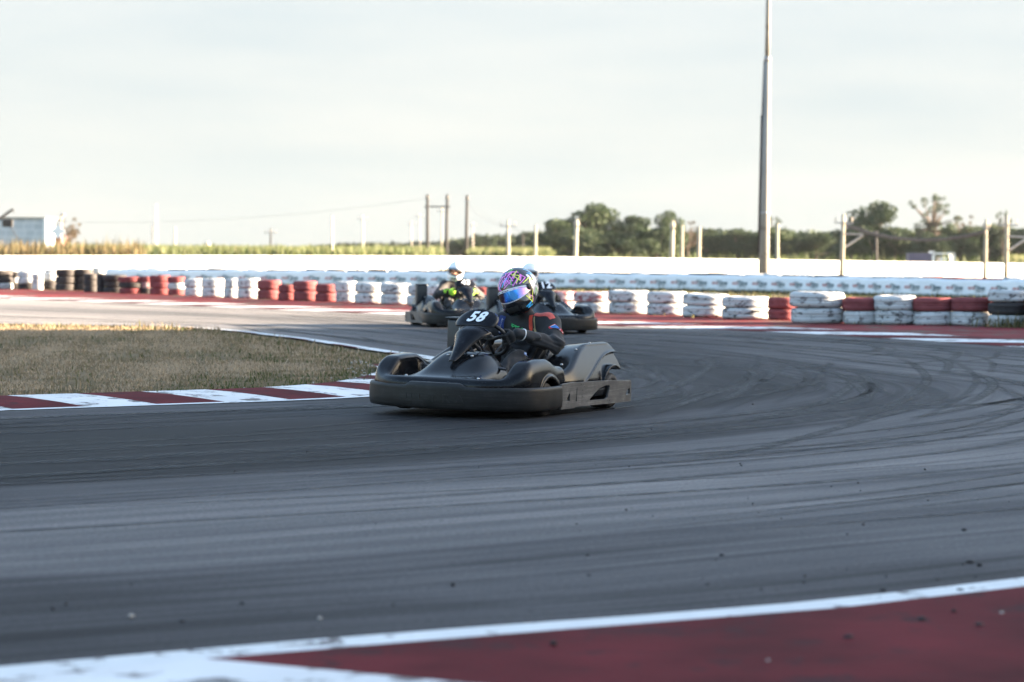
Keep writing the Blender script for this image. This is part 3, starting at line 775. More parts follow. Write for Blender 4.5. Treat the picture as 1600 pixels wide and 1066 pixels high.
# ------------------------------------------------------------------ weeds on the verge between tyres and wall
def scatter_poly(n, pts):
    pts = np.array(pts); lo, hi = pts.min(0), pts.max(0); p = rng.uniform(lo, hi, (n, 2)); return p[inside(p, pts)]
M_verge = tinted('verge grass', [(.045, .065, .022), (.08, .09, .035), (.15, .13, .06), (.24, .185, .10)], None, .85, .3)
tl = [G((a + b_) / 2, yb)[:2] + np.array([0, .7]) for a, b_, yb, *_ in STACKS]
vp = scatter_poly(20000, [tuple(q) for q in tl] + [tuple(q - np.array([0, .3])) for q in ban[::-8]] )
vh = np.abs(rng.normal(.06, .035, len(vp))) + .02
V, q, t, tt = blades(len(vp), np.concatenate([vp, np.zeros((len(vp), 1))], 1), vh, rng.uniform(.015, .035, len(vp)), np.clip(rng.normal(.5, .3, len(vp)), 0, 1), .5)
tag(blade_obj('verge_grass', V, q, t, tt, M_verge), 'yellow-green rough grass on the strip between the tyre wall and the banner', 'grass', kind='stuff')
wb = []
for k in range(2200):                                   # along the foot of the banner and of the tyre stacks
    s_ = rng.uniform(0, bl[-1]); c, nn = b_at(s_); wb.append(np.append(c + nn * abs(rng.normal(.12, .1)), rng.uniform(.06, .17)))
for x, D, n_, h_ in [(545, 112, 90, .62), (556, 112, 40, .4), (583, 111, 120, .68), (578, 110, 60, .45), (640, 110, 40, .35), (690, 108, 90, .5), (726, 106, 80, .45), (95, 120, 50, .75), (118, 120, 60, .55), (868, 104, 30, .3), (1060, 95, 30, .3), (470, 112, 30, .3)]:
    c = AT(x, yh(x), D)[:2]
    for k in range(n_): wb.append(np.append(c + rng.normal(0, [.22, .3]), abs(rng.normal(h_ + .28, .14))))
for (a, b_, yb, yt, lev, wh) in STACKS[24:]:
    c0 = G((a + b_) / 2, yb)[:2]
    for k in range(7): wb.append(np.append(c0 + np.array([rng.normal(0, .35), -.04 - abs(rng.normal(0, .05))]), rng.uniform(.02, .09) + .04))
c0 = G(1590, 516)[:2]
for k in range(420): wb.append(np.append(c0 + rng.normal(0, [.22, .2]), abs(rng.normal(.14, .07)) + .05))
wb = np.array(wb)
V, q, t, tt = blades(len(wb), np.concatenate([wb[:, :2], np.zeros((len(wb), 1))], 1), wb[:, 2], rng.uniform(.012, .035, len(wb)), np.clip(rng.normal(.6, .3, len(wb)), 0, 1), .45)
tag(blade_obj('dry_weeds', V, q, t, tt, M_verge), 'tufts of dry yellow weeds along the banner foot and the white wall', 'weeds', kind='stuff')

# ------------------------------------------------------------------ cane field and tall grass beyond the wall
M_cane = tinted('cane leaves', [(.045, .065, .026), (.07, .095, .036), (.115, .13, .052), (.17, .16, .085)], None, .7, .35)
def field(name, n, polyg, h0, hs, wid, label, cat, mat, tmean=.5, gap=None):
    p = scatter_poly(n, polyg)
    if gap is not None: p = p[lownoise(p[:, 0], p[:, 1], .55, 21) > gap]
    h = h0 * (1 + .06 * lownoise(p[:, 0], p[:, 1], .4, 9)) + rng.normal(0, hs, len(p))
    V, q, t, tt = blades(len(p), np.concatenate([p, np.zeros((len(p), 1))], 1), h, rng.uniform(wid * .6, wid * 1.4, len(p)), np.clip(rng.normal(tmean, .22, len(p)), 0, 1), .3)
    return tag(blade_obj(name, V, q, t, tt, mat), label, cat, kind='stuff')
X = lambda px, D: tuple(AT(px, 393, D)[:2])
field('crop_field', 60000, [X(150, 182), X(690, 172), X(690, 330), X(-40, 330), X(-40, 215)], 1.62, .12, .16, 'bright yellow-green cane field stretching behind the white wall on the left', 'crop', M_cane, .55)
field('crop_field', 14000, [X(735, 180), X(860, 170), X(860, 230), X(735, 240)], 1.5, .1, .16, 'patch of yellow-green crop between the dark poles and the big trees', 'crop', M_cane, .62)
field('crop_field', 5000, [X(1575, 150), X(1720, 150), X(1720, 190), X(1575, 190)], 1.25, .08, .16, 'strip of yellow crop at the right edge below the dark trees', 'crop', M_cane, .7)
field('scrub', 5200, [X(860, 165), X(1600, 140), X(1600, 170), X(860, 200)], .95, .25, .14, 'patchy yellow scrub along the foot of the dark trees', 'scrub', M_cane, .3, .12)
M_tall = tinted('tall roadside grass', [(.03, .035, .015), (.07, .062, .028), (.15, .11, .055), (.26, .195, .10)], None, .85, .3)
field('tall_grass', 22000, [X(-320, 212), X(-10, 172), X(225, 160), X(225, 172), X(-10, 188), X(-320, 228)], 1.75, .26, .12, 'tall brown and yellow grass growing behind the wall at the far left', 'grass', M_tall, .45)

# ------------------------------------------------------------------ trees
M_leaf = [tinted('leaves dark', [(.022, .038, .02), (.038, .058, .028), (.07, .085, .04)], None, .75, .2),
          tinted('leaves olive', [(.026, .044, .022), (.045, .068, .032), (.085, .10, .045)], None, .75, .25),
          tinted('leaves brown', [(.03, .03, .014), (.07, .05, .025), (.14, .09, .05)], None, .8, .2)]
M_bark = simple('bark', (.09, .065, .05), .9, 0, .3, 6.0, .5)
def leafcloud(blobs, n, size, rg):
    """leaf sized faces spread through lumpy clumps (c, r)"""
    C_ = np.array([b[:3] for b in blobs]); Rr = np.array([b[3:6] for b in blobs]); vol = Rr.prod(1) ** .7; k = rg.choice(len(blobs), n, p=vol / vol.sum())
    d = rg.normal(0, 1, (n, 3)); d /= np.linalg.norm(d, axis=1, keepdims=True); rad = rg.uniform(.35, 1.06, n) ** .55
    P = C_[k] + d * Rr[k] * rad[:, None]
    a = rg.normal(0, 1, (n, 3)); a /= np.linalg.norm(a, axis=1, keepdims=True); b_ = np.cross(a, rg.normal(0, 1, (n, 3))); b_ /= np.linalg.norm(b_, axis=1, keepdims=True)
    sz = size * rg.uniform(.6, 1.4, n)[:, None]
    V = np.stack([P - a * sz, P - b_ * sz * .5, P + a * sz, P + b_ * sz * .5], 1).reshape(-1, 3)
    return V, np.arange(4 * n).reshape(n, 4), np.repeat(np.clip(rg.normal(.45, .25, n), 0, 1), 4)
def quads(name, V, q, tint, mat):
    me = bpy.data.meshes.new(name); n = len(q)
    me.vertices.add(len(V)); me.vertices.foreach_set('co', V.astype(np.float32).ravel())
    me.loops.add(n * 4); me.loops.foreach_set('vertex_index', q.astype(np.int32).ravel())
    me.polygons.add(n); me.polygons.foreach_set('loop_start', np.arange(n, dtype=np.int32) * 4); me.polygons.foreach_set('loop_total', np.full(n, 4, dtype=np.int32))
    a = me.attributes.new('tint', 'FLOAT', 'POINT'); a.data.foreach_set('value', tint.astype(np.float32)); me.update(calc_edges=True)
    me.materials.append(mat); return me
def tree_kind(seed, kind):
    """unit tree: height 1, crown width about 1"""
    rg = np.random.default_rng(seed); blobs = []; limbs = []
    if kind == 'round':
        for i in range(26):
            a = rg.uniform(0, 6.28); r = rg.uniform(.05, .40); z = rg.uniform(.28, .86) - r * .35
            s_ = rg.uniform(.10, .19); blobs.append((r * math.cos(a), r * math.sin(a), z + .08, s_, s_, s_ * .75))
    elif kind == 'low':
        for i in range(22):
            a = rg.uniform(0, 6.28); r = rg.uniform(.0, .46); z = rg.uniform(.15, .82) - r * .3
            s_ = rg.uniform(.11, .2); blobs.append((r * math.cos(a), r * math.sin(a), z + .06, s_, s_, s_ * .8))
    else:
        for i in range(46):
            a = rg.uniform(0, 6.28); r = rg.uniform(.08, .46); z = rg.uniform(.42, .97) - r * .3
            s_ = rg.uniform(.028, .072); blobs.append((r * math.cos(a), r * math.sin(a), z, s_ * 1.25, s_ * 1.25, s_ * .7))
    n = {'round': 5200, 'low': 4600, 'sparse': 2600}[kind]
    V, q, t = leafcloud(blobs, n, {'round': .026, 'low': .03, 'sparse': .015}[kind], rg)
    tr = MB(); th = .35 if kind == 'sparse' else .25
    tr.tube([(0, 0, 0), (.01, .005, th * .5), (0, .01, th), (.01, 0, .6)], [.03, .024, .02, .008], 7)
    for b_ in (blobs if kind == 'sparse' else blobs[::2]):
        z0 = rg.uniform(th * .7, .5); c = np.array(b_[:3]); m_ = c * .5 + np.array([0, 0, z0 * .5 + .03]); tr.tube([(0, .005, z0), m_, c], [.013, .009, .003], 5, cap=False)
    return (V, q, t), tr
PROTO = {}
for kd, sd, lm in (('round', 1, 0), ('round', 2, 1), ('round', 5, 0), ('low', 3, 0), ('low', 4, 1), ('low', 8, 0), ('sparse', 6, 0), ('sparse', 7, 2)):
    (V, q, t), tr = tree_kind(sd, kd); tm_ = mesh('trunk', tr.v, tr.f, True); tm_.materials.append(M_bark)
    PROTO.setdefault(kd, []).append((quads('crown', V, q, t, M_leaf[lm]), tm_))
TREES = [  # px centre, px top, px width, depth, kind, variant, label
    (925, 320, 118, 300, 'round', 1, 'broad tallest tree of the clump behind the cream pole near the centre'),
    (868, 338, 84, 296, 'low', 1, 'spreading tree at the left end of the central clump'),
    (990, 331, 84, 302, 'round', 0, 'dark rounded tree right of the tallest central tree'),
    (1046, 331, 62, 304, 'round', 1, 'tree whose top stands just left of the cream pole right of centre'),
    (902, 350, 90, 288, 'low', 0, 'dark low tree in front of the tallest central tree'),
    (965, 356, 96, 290, 'low', 2, 'dark bushy tree filling the middle of the central clump'),
    (1026, 352, 80, 290, 'low', 1, 'dark bushy tree at the right end of the central clump'),
    (1075, 342, 50, 310, 'sparse', 1, 'thin open tree at the right edge of the central clump'),
    (1105, 349, 60, 320, 'low', 0, 'small rounded tree between the central clump and the tall lamp pole'),
    (1150, 351, 80, 318, 'low', 2, 'low dark tree just left of the tall lamp pole'),
    (1208, 333, 40, 322, 'sparse', 0, 'thin tree top poking out right of the tall lamp pole'),
    (1218, 352, 76, 318, 'low', 1, 'low dark tree just right of the tall lamp pole'),
    (1276, 357, 80, 316, 'low', 0, 'low hazy tree left of the big round tree on the right'),
    (1365, 317, 106, 300, 'round', 1, 'big round olive tree behind the leaning pole on the right'),
    (1330, 346, 70, 296, 'low', 2, 'dark tree at the left foot of the big round tree'),
    (1400, 350, 84, 296, 'low', 0, 'dark tree at the right foot of the big round tree'),
    (1456, 296, 82, 300, 'sparse', 0, 'tall open tree with airy crown standing above the dark trees'),
    (1448, 356, 76, 292, 'low', 2, 'dark low tree under the tall open tree'),
    (1505, 333, 54, 305, 'sparse', 1, 'smaller open tree just right of the tall open tree'),
    (1500, 350, 76, 298, 'low', 1, 'dark tree behind the right end of the sagging cable'),
    (1545, 345, 70, 300, 'round', 0, 'dark tree behind the second pole from the right edge'),
    (1590, 350, 72, 300, 'low', 0, 'dark tree at the right edge behind the bracket pole'),
    (1640, 346, 80, 300, 'round', 2, 'dark tree just cut off by the right edge'),
    (1566, 323, 30, 290, 'sparse', 0, 'spindly thin tree top above the pole at the right edge'),
    (826, 356, 50, 420, 'low', 0, 'hazy tree left of the central clump behind the grey pole'),
    (794, 366, 44, 430, 'low', 2, 'hazy low tree behind the grey pole left of the central clump'),
    (755, 365, 40, 440, 'round', 2, 'hazy round tree right of the three dark poles'),
    (718, 371, 48, 440, 'low', 0, 'hazy low tree between the second and third dark pole'),
    (104, 337, 52, 215, 'sparse', 1, 'brown ragged tree behind the white board at the far left'),
]
for px_, yt, wpx, D, kd, var, lab in TREES:
    c = AT(px_, yh(px_), D); s_ = F / D; hgt = (yh(px_) - yt) / s_ + CAM_H; wd = wpx / s_ * 1.06
    cm, tm_ = PROTO[kd][var % len(PROTO[kd])]
    e = tag(empty('tree', (c[0], c[1], 0), rng.uniform(0, 6.28)), lab, 'tree', 'trees beyond the white wall')
    for nm, me in (('crown', cm), ('trunk', tm_)):
        o = link(nm, me, e); o.scale = (wd, wd, hgt / .97)
# a denser skirt to the brown tree at the left
# far woods that read as one mass
def wood(px0, px1, D, hts, n, label, mat, size):
    bl_ = []; k = 40
    for i in range(k):
        px_ = px0 + (px1 - px0) * (i + rng.uniform(0, 1)) / k; c = AT(px_, yh(px_), D + rng.uniform(-12, 12)); h_ = CAM_H + (np.interp(px_, *hts)) * D / F * rng.uniform(.8, 1.03)
        r_ = rng.uniform(.35, .55) * h_; bl_.append((c[0], c[1], h_ - r_, r_ * 1.5, r_ * 1.5, r_)); bl_.append((c[0], c[1], h_ * .4, r_ * 1.4, r_ * 1.4, h_ * .45))
    V, q, t = leafcloud(bl_, n, size, rng); o = link('far_wood', quads('far_wood', V, q, t, mat), None); return tag(o, label, 'wood', kind='stuff')
M_far = tinted('far leaves', [(.03, .042, .03), (.05, .062, .042), (.08, .088, .055)], None, .8, .1)
wood(470, 700, 580, ([470, 540, 600, 660, 700], [5, 12, 12, 14, 14]), 9000, 'low far line of trees on the horizon above the cane field', M_far, .7)
wood(690, 860, 480, ([690, 740, 800, 860], [16, 24, 26, 36]), 9000, 'grey-green far wood between the dark poles and the central trees', M_far, .6)
wood(840, 1700, 335, ([840, 1080, 1200, 1300, 1450, 1700], [36, 40, 38, 38, 44, 48]), 46000, 'continuous dark belt of woodland behind the single trees on the right', M_leaf[0], .4)

# ------------------------------------------------------------------ poles and wires
M_conc = painted('weathered concrete pole', (.33, .30, .24), (.2, .18, .16), .36, 1.5, .85, True, .2, .15)
M_lampc = painted('grey lamp pole concrete', (.25, .245, .23), (.15, .14, .13), .38, 1.5, .85, True, .2, .18)
M_dark = simple('tarred wood pole', (.022, .019, .018), .85, 0, .3, 3.0, .3)
M_pale = simple('pale far pole', (.42, .37, .31), .85, 0, .15, 2.0)
M_steel = simple('dull steel', (.30, .30, .30), .5, .6, .2, 8.0)
M_wire = simple('dark cable', (.10, .085, .08), .7, 0, .1)
POLES = [ # px base, px top, py top, width px, depth, mat, extras, label
    (668, 668, 304, 5.2, 190, M_dark, 'ins', 'leftmost of the three dark wooden power poles'),
    (697, 699, 304, 5.0, 192, M_dark, 'ins', 'middle one of the three dark wooden power poles'),
    (728, 730, 305, 5.0, 194, M_dark, 'ins', 'rightmost of the three dark wooden power poles'),
    (689, 691, 324, 2.6, 230, M_conc, 'arm', 'thin grey pole between the two dark poles joined by a beam'),
    (643, 643, 346, 2.0, 330, M_pale, 'arm', 'faint thin pole farthest left of the dark poles'),
    (656, 656, 334, 2.2, 300, M_pale, 'arm', 'faint thin pole just left of the dark poles'),
    (739, 739, 348, 2.0, 330, M_pale, 'arm', 'faint short pole just right of the dark poles'),
    (423, 423, 357, 3.0, 210, M_dark, 'arm', 'lone short dark pole above the cane field'),
    (519, 519, 338, 3.4, 180, M_pale, '', 'pale slim pole standing in the cane field'),
    (567, 567, 337, 3.0, 260, M_pale, 'arm', 'pale faint pole on the far side of the cane field'),
    (794, 794, 344, 5.5, 160, M_conc, 'arm', 'grey pole with a cross arm left of the central trees'),
    (817, 817, 366, 3.0, 200, M_dark, '', 'short dark post beside the grey cross arm pole'),
    (836, 837, 352, 5.0, 155, M_conc, '', 'short grey pole just left of the central trees'),
    (898, 901, 343, 7.0, 140, M_conc, 'ins', 'cream pole in front of the tallest central tree'),
    (1049, 1051, 345, 7.0, 130, M_conc, 'ins', 'cream pole at the right end of the central trees'),
    (1065, 1066, 352, 5.0, 150, M_conc, '', 'grey pole right behind the cream pole right of centre'),
    (1091, 1093, 355, 6.0, 128, M_conc, '', 'short cream pole left of the tall lamp pole'),
    (1214, 1215, 350, 6.0, 120, M_conc, '', 'short cream pole right of the tall lamp pole'),
    (1315, 1318, 335, 7.0, 112, M_conc, 'brk', 'bracketed cream pole holding the left end of the sagging cable'),
    (1369, 1369, 361, 5.0, 135, M_dark, '', 'short brown pole under the sagging cable'),
    (1539, 1541, 343, 6.0, 106, M_conc, 'ins', 'cream pole holding the right end of the sagging cable'),
    (1572, 1574, 338, 6.5, 108, M_conc, 'brk', 'bracketed cream pole nearest the right edge'),
]
pole_top = {}
for i, (pb, pt, py, wpx, D, mt, ex, lab) in enumerate(POLES):
    s_ = F / D; c = AT(pb, yh(pb), D); tp = AT(pt, py, D); r_ = wpx / s_ / 2
    e = tag(empty('utility_pole', (c[0], c[1], 0)), lab, 'pole', 'power poles beyond the white wall')
    h_ = tp[2]; dx = tp[0] - c[0] - 0
    mb = MB(); mb.tube([(0, 0, -.05), (dx * .5, 0, h_ * .5), (dx, 0, h_)], [r_ * 1.1, r_, r_ * .8], 10); mb.build('shaft', mt, e, True)
    if ex in ('ins', 'arm', 'brk'):
        a = MB(); L_ = {'ins': .16, 'arm': .55, 'brk': .45}[ex]
        a.box(dx - L_, dx + L_, -.05 - r_, .05 - r_, h_ - .43, h_ - .37)
        if ex == 'brk': a.tube([(dx + .1, -r_, h_ - 1.5), (dx + .9, -r_, h_ - .95)], .05, 6); a.tube([(dx, -r_, h_ - .9), (dx + .9, -r_, h_ - .93)], .04, 6)
        a.build('cross_arm', M_steel, e)
        for q in (-L_ * .85, 0, L_ * .85):
            n_ = MB(); n_.lathe([(0, h_ - .35), (.025, h_ - .35), (.035, h_ - .28), (.022, h_ - .22), (.03, h_ - .16), (0, h_ - .12)], 8, 'z', (dx + q, -r_, 0), closed=False)
            n_.build('insulator', M_pale, e, True)
    pole_top[i] = np.array([c[0] + dx, c[1] - r_, h_])
a, b_ = AT(663, 323, 191), AT(703, 323, 191)
mb = MB(); mb.tube([a, b_], .055, 8); tag(mb.build('tie_beam', M_dark, None), 'dark horizontal beam tying the two left dark power poles', 'beam')
def wire(a, b_, sag, r_, label, grp=None, strands=1, name='cable'):
    mb = MB()
    for k in range(strands):
        ph = k * 2.1
        pts = [np.array(a) * (1 - t) + np.array(b_) * t + np.array([0, .04 * math.sin(t * 30 + ph), -sag * 4 * t * (1 - t) + (.06 * math.cos(t * 30 + ph) if strands > 1 else 0)]) for t in np.linspace(0, 1, 30)]
        mb.tube(pts, r_, 5)
    return tag(mb.build(name, M_wire, None, True), label, 'cable', grp)
p18 = AT(1322, 352, 111.8); p20 = AT(1540, 362, 105.8)
wire(p18, p20, .52, .035, 'thick twisted cable sagging between two cream poles on the right', None, 3)
wire(pole_top[0] + [0, 0, -.3], AT(-80, 338, 200), 1.1, .008, 'thin wire running left from the dark power poles', None)
wire(pole_top[2] + [0, 0, -.6], pole_top[10] + [0, 0, -.3], .5, .008, 'thin wire from the right dark pole to the grey pole', None)
wire(pole_top[10] + [0, 0, -.4], pole_top[13] + [0, 0, -.4], .5, .008, 'thin wire from the grey pole to the first cream pole', None)
wire(pole_top[20] + [0, 0, -.4], AT(1720, 338, 100), .4, .008, 'thin wire leaving the right cream pole', None)

# the tall lamp pole behind the banner
D = 88; s_ = F / D; c = AT(1193.5, yh(1193), D); tp = AT(1200.5, 0, D); hT = 13.6
lean = (tp[0] - c[0]) / tp[2]
lamp = tag(empty('lamp_pole', (c[0], c[1], 0)), 'tall tapering concrete lamp pole rising out of the frame behind the banner', 'lamp pole')
def at_h(z): return (lean * z, 0, z)
def hz(py): return CAM_H + (yh(1195) - py) / s_
mb = MB(); mb.tube([at_h(-.1), at_h(hz(300)), at_h(hz(92))], [.205, .165, .125], 14); mb.build('shaft', M_lampc, lamp, True)
mb = MB(); mb.tube([at_h(hz(92) - .02), at_h(hz(0)), at_h(hT)], [.095, .08, .065], 12); mb.build('upper_shaft', M_lampc, lamp, True)
mb = MB(); mb.tube([at_h(hz(97)), at_h(hz(90))], [.132, .128], 12); mb.tube([at_h(hz(335)), at_h(hz(331))], [.18, .18], 12); mb.build('collar', M_steel, lamp, True)
mb = MB(); mb.tube([np.add(at_h(hz(395)), (-.2, -.02, 0)), np.add(at_h(hz(181)), (-.165, -.02, 0))], .045, 8); mb.tube([np.add(at_h(hz(181)), (-.15, -.02, 0)), np.add(at_h(hz(95)), (-.1, -.02, 0))], .035, 8); mb.build('conduit', M_dark, lamp, True)
mb = MB(); mb.box(lean * hT - 1.2, lean * hT + 1.2, -.05, .05, hT - .1, hT); mb.build('cross_arm', M_steel, lamp)
for q in (-1.0, 0, 1.0):
    mb = MB(); mb.box(lean * hT + q - .22, lean * hT + q + .22, -.32, -.06, hT - .35, hT - .02, 0, .03); mb.build('floodlight', M_steel, lamp)

# ------------------------------------------------------------------ far left: building, boom, board, hut, tanks
def blockwall():
    m, nt, b = new_mat('grey block wall'); L = nt.links
    br = N(nt, 'ShaderNodeTexBrick', Scale=1.0); br.inputs['Color1'].default_value = c4((.36, .40, .42)); br.inputs['Color2'].default_value = c4((.46, .50, .52)); br.inputs['Mortar'].default_value = c4((.62, .64, .64))
    br.inputs['Mortar Size'].default_value = .03; br.inputs['Brick Width'].default_value = .8; br.inputs['Row Height'].default_value = .55; br.offset = .2
    mp_ = N(nt, 'ShaderNodeMapping'); mp_.inputs['Rotation'].default_value = (math.radians(90), 0, 0); tc = N(nt, 'ShaderNodeTexCoord'); L.new(tc.outputs['Object'], mp_.inputs['Vector']); L.new(mp_.outputs['Vector'], br.inputs['Vector'])
    L.new(br.outputs['Color'], b.inputs['Base Color']); b.inputs['Roughness'].default_value = .85; return m
M_white = simple('white paint', (.80, .80, .78), .6, 0, .06, 2.0)
D = 200; s_ = F / D; c = AT(70, yh(70), D); hb = CAM_H + (yh(40) - 342) / s_
e = tag(empty('shed', (c[0], c[1], 0)), 'pale grey panelled shed with white corner post at the far left edge', 'shed')
mb = MB(); mb.box(-9, -.12, 0, 5, 0, hb); mb.build('wall', blockwall(), e)
mb = MB(); mb.box(-.12, .12, -.12, .12, 0, hb + .05); mb.build('corner_post', M_white, e)
mb = MB(); mb.box(-9.1, .15, -.15, 5.1, hb + .05, hb + .13); mb.build('roof', M_pale, e)
D = 196; s_ = F / D
a = AT(-70, 395, D); b_ = AT(20.5, 327, D)
boom = tag(empty('crane', (a[0], a[1], 0)), 'dark slanting loader boom reaching up past the shed at the left edge', 'crane'); O = np.array([a[0], a[1], 0])
mb = MB(); mb.box(-1.6, 1.2, -.7, .7, .45, 1.35, 0, .06); mb.build('base', M_dark, boom)
mb = MB()
for q in (-1.2, -.2, .8):
    for yy in (-.8, .8): mb.lathe([(.15, -.12), (.4, -.12), (.45, -.08), (.45, .08), (.4, .12), (.15, .12)], 16, 'y', (q, yy, .45))
mb.build('wheel', M_tb, boom, True)
mb = MB(); mb.tube([np.array(a) - O + [0, 0, .2], b_ - O], [.13, .10], 6); mb.tube([AT(-20, 360, D) - O, AT(12, 331, D) - O], [.05, .05], 6); mb.build('boom_arm', M_dark, boom)
mb = MB(); mb.tube([b_ - O, AT(21.5, 333, D) - O], .03, 5); mb.build('hook', M_dark, boom)
mb = MB(); k0 = AT(12, 349, D) - O; mb.box(k0[0] - .42, k0[0] + .42, k0[1] - .2, k0[1] + .2, k0[2] - .3, k0[2] + .32, 0, .08); mb.tube([k0, AT(34, 381, D) - O], .03, 5); mb.build('grab', M_dark, boom)
D = 190; s_ = F / D; c = AT(96, yh(96), D)
e = tag(empty('sign_board', (c[0], c[1], 0)), 'white rounded board on a pale post in front of the brown tree', 'sign')
mb = MB(); hp = CAM_H + (yh(96) - 336) / s_; mb.tube([(0, .06, 0), (0, .06, hp)], .06, 8); mb.build('post', M_pale, e)
mb = MB(); z0, z1 = CAM_H + (yh(96) - 371) / s_, CAM_H + (yh(96) - 352) / s_; mb.box(-16 / s_, 5 / s_, -.04, .0, z0, z1, 0, .0); o = mb.build('board', M_white, e)
bmx = bmesh.new(); bmx.from_mesh(o.data); ed = [q for q in bmx.edges if abs((q.verts[0].co - q.verts[1].co).y) > .01]; bmesh.ops.bevel(bmx, geom=ed, offset=.28, segments=5, affect='EDGES'); bmx.to_mesh(o.data); bmx.free()
mb = MB(); mb.box(-.1, .22, -.05, .15, hp - .08, hp + .1, 0, .03); mb.build('lamp_head', M_pale, e)
D = 205; s_ = F / D; c = AT(80, yh(80), D); e = tag(empty('hut', (c[0], c[1], 0)), 'small brown hut with dark roof between the shed and the white board', 'hut')
zt = CAM_H + (yh(80) - 367) / s_; mb = MB(); mb.box(-.5, .9, 0, 2, 0, zt - .3); mb.build('wall', simple('brown boards', (.12, .06, .04), .9), e)
mb = MB(); mb.add([(-.65, -.15, zt - .32), (1.05, -.15, zt - .32), (1.05, 2.15, zt - .32), (-.65, 2.15, zt - .32), (-.65, 1, zt), (1.05, 1, zt)], [(0, 1, 5, 4), (2, 3, 4, 5), (0, 4, 3), (1, 2, 5), (0, 3, 2, 1)]); mb.build('roof', simple('dark roof tiles', (.06, .035, .035), .9), e)
D = 420; s_ = F / D
for px_, y0, wpx, lab in [(238, 351, 1.6, 'pale slim silo just left of the lattice mast'), (273.5, 355, 3.2, 'pale slim silo standing right of the lattice mast'), (324, 378, 8, 'squat white tank low on the horizon above the cane field')]:
    c = AT(px_, yh(px_), D); zt = CAM_H + (yh(px_) - y0) / s_; r_ = wpx / s_ / 2; mb = MB(); mb.lathe([(0, 0), (r_, 0), (r_, zt * .93), (r_ * .6, zt), (0, zt * 1.01)], 14, closed=False)
    o = mb.build('silo', M_pale, None, False); o.location = (c[0], c[1], 0); tag(o, lab, 'silo', 'far pale silos and tanks')
c = AT(244.5, yh(244), D); zt = CAM_H + (yh(244) - 319) / s_; mb = MB()
for q in range(4):
    a_ = q * math.pi / 2 + .4; mb.tube([(.28 * math.cos(a_), .28 * math.sin(a_), 0), (.12 * math.cos(a_), .12 * math.sin(a_), zt)], .03, 4)
for k in range(9):
    z = zt * k / 9; r_ = .28 - .16 * k / 9; r2 = .28 - .16 * (k + 1) / 9
    for q in range(4):
        a_, b2 = q * math.pi / 2 + .4, (q + 1) * math.pi / 2 + .4; mb.tube([(r_ * math.cos(a_), r_ * math.sin(a_), z), (r2 * math.cos(b2), r2 * math.sin(b2), z + zt / 9)], .018, 4)
o = mb.build('mast', M_pale, None); o.location = (c[0], c[1], 0); tag(o, 'slender lattice mast rising on the left horizon', 'mast')
D = 150; s_ = F / D; c = AT(1454, yh(1454), D)
e = tag(empty('trailer', (c[0], c[1], 0)), 'parked purple-grey trailer with white framed cab behind the wall on the right', 'trailer')
zt = CAM_H + (yh(1454) - 394.5) / s_
mb = MB(); mb.box(-36 / s_, -.02, -.6, .6, .42, zt - .05, 0, .03); mb.build('cargo_box', simple('purple grey sheet', (.11, .095, .14), .6, 0, .15, 3.0), e)
mb = MB()
for q in (0.0, 1.25):
    for yy in (-.6, .52): mb.box(q, q + .16, yy, yy + .08, .4, zt + (.08 if q == 0 else 0))
mb.box(0, 1.41, -.6, .6, .36, .46); mb.box(0, 1.41, -.6, .6, zt - .12, zt - .02); mb.box(.5, .95, -.58, .58, .46, zt - .3); mb.build('cab', M_white, e)
mb = MB()
for q in (-1.1, -.3, .9):
    for yy in (-.5, .5): mb.lathe([(.08, -.09), (.26, -.09), (.3, -.05), (.3, .05), (.26, .09), (.08, .09)], 16, 'y', (q, yy, .3))
mb.build('wheel', M_tb, e, True)

# ------------------------------------------------------------------ unseen building added to shade the bend; its wing dims kart reflections
M_blocker = painted('shade blocker render', (.16, .15, .14), (.1, .1, .1), .33, .5, .85, False, .1, .08)
e = tag(empty('shade_blocker', (30, 20, 0)), 'unseen L-shaped building added off to the right to shade the bend and dim reflections', 'building')
tE = math.tan(SUN_EL); hA = (30 + 9.0) * tE; hB = (30 + 3.6) * tE
mb = MB(); mb.box(0, 9, -60, 22.3, 0, hA); mb.box(0, 9, 22.3, 23.6, 0, hB); mb.box(-60, 0, -38, -32, 0, 7.0); mb.build('wall', M_blocker, e)
mb = MB(); mb.box(-.15, 9.8, -60.5, 22.35, hA, hA + .2); mb.box(-.15, 9.8, 22.35, 23.8, hB, hB + .2); mb.box(-60.3, -.16, -38.3, -31.6, 7.0, 7.2); mb.build('roof', M_steel, e)
M_glass = simple('window glass', (.05, .06, .07), .1)
for k in range(12):
    y0 = -28 + k * 3.0
    mb = MB(); mb.box(-.06, .06, y0, y0 + 1.8, 1.0, 2.4); mb.build('window', M_glass, e)
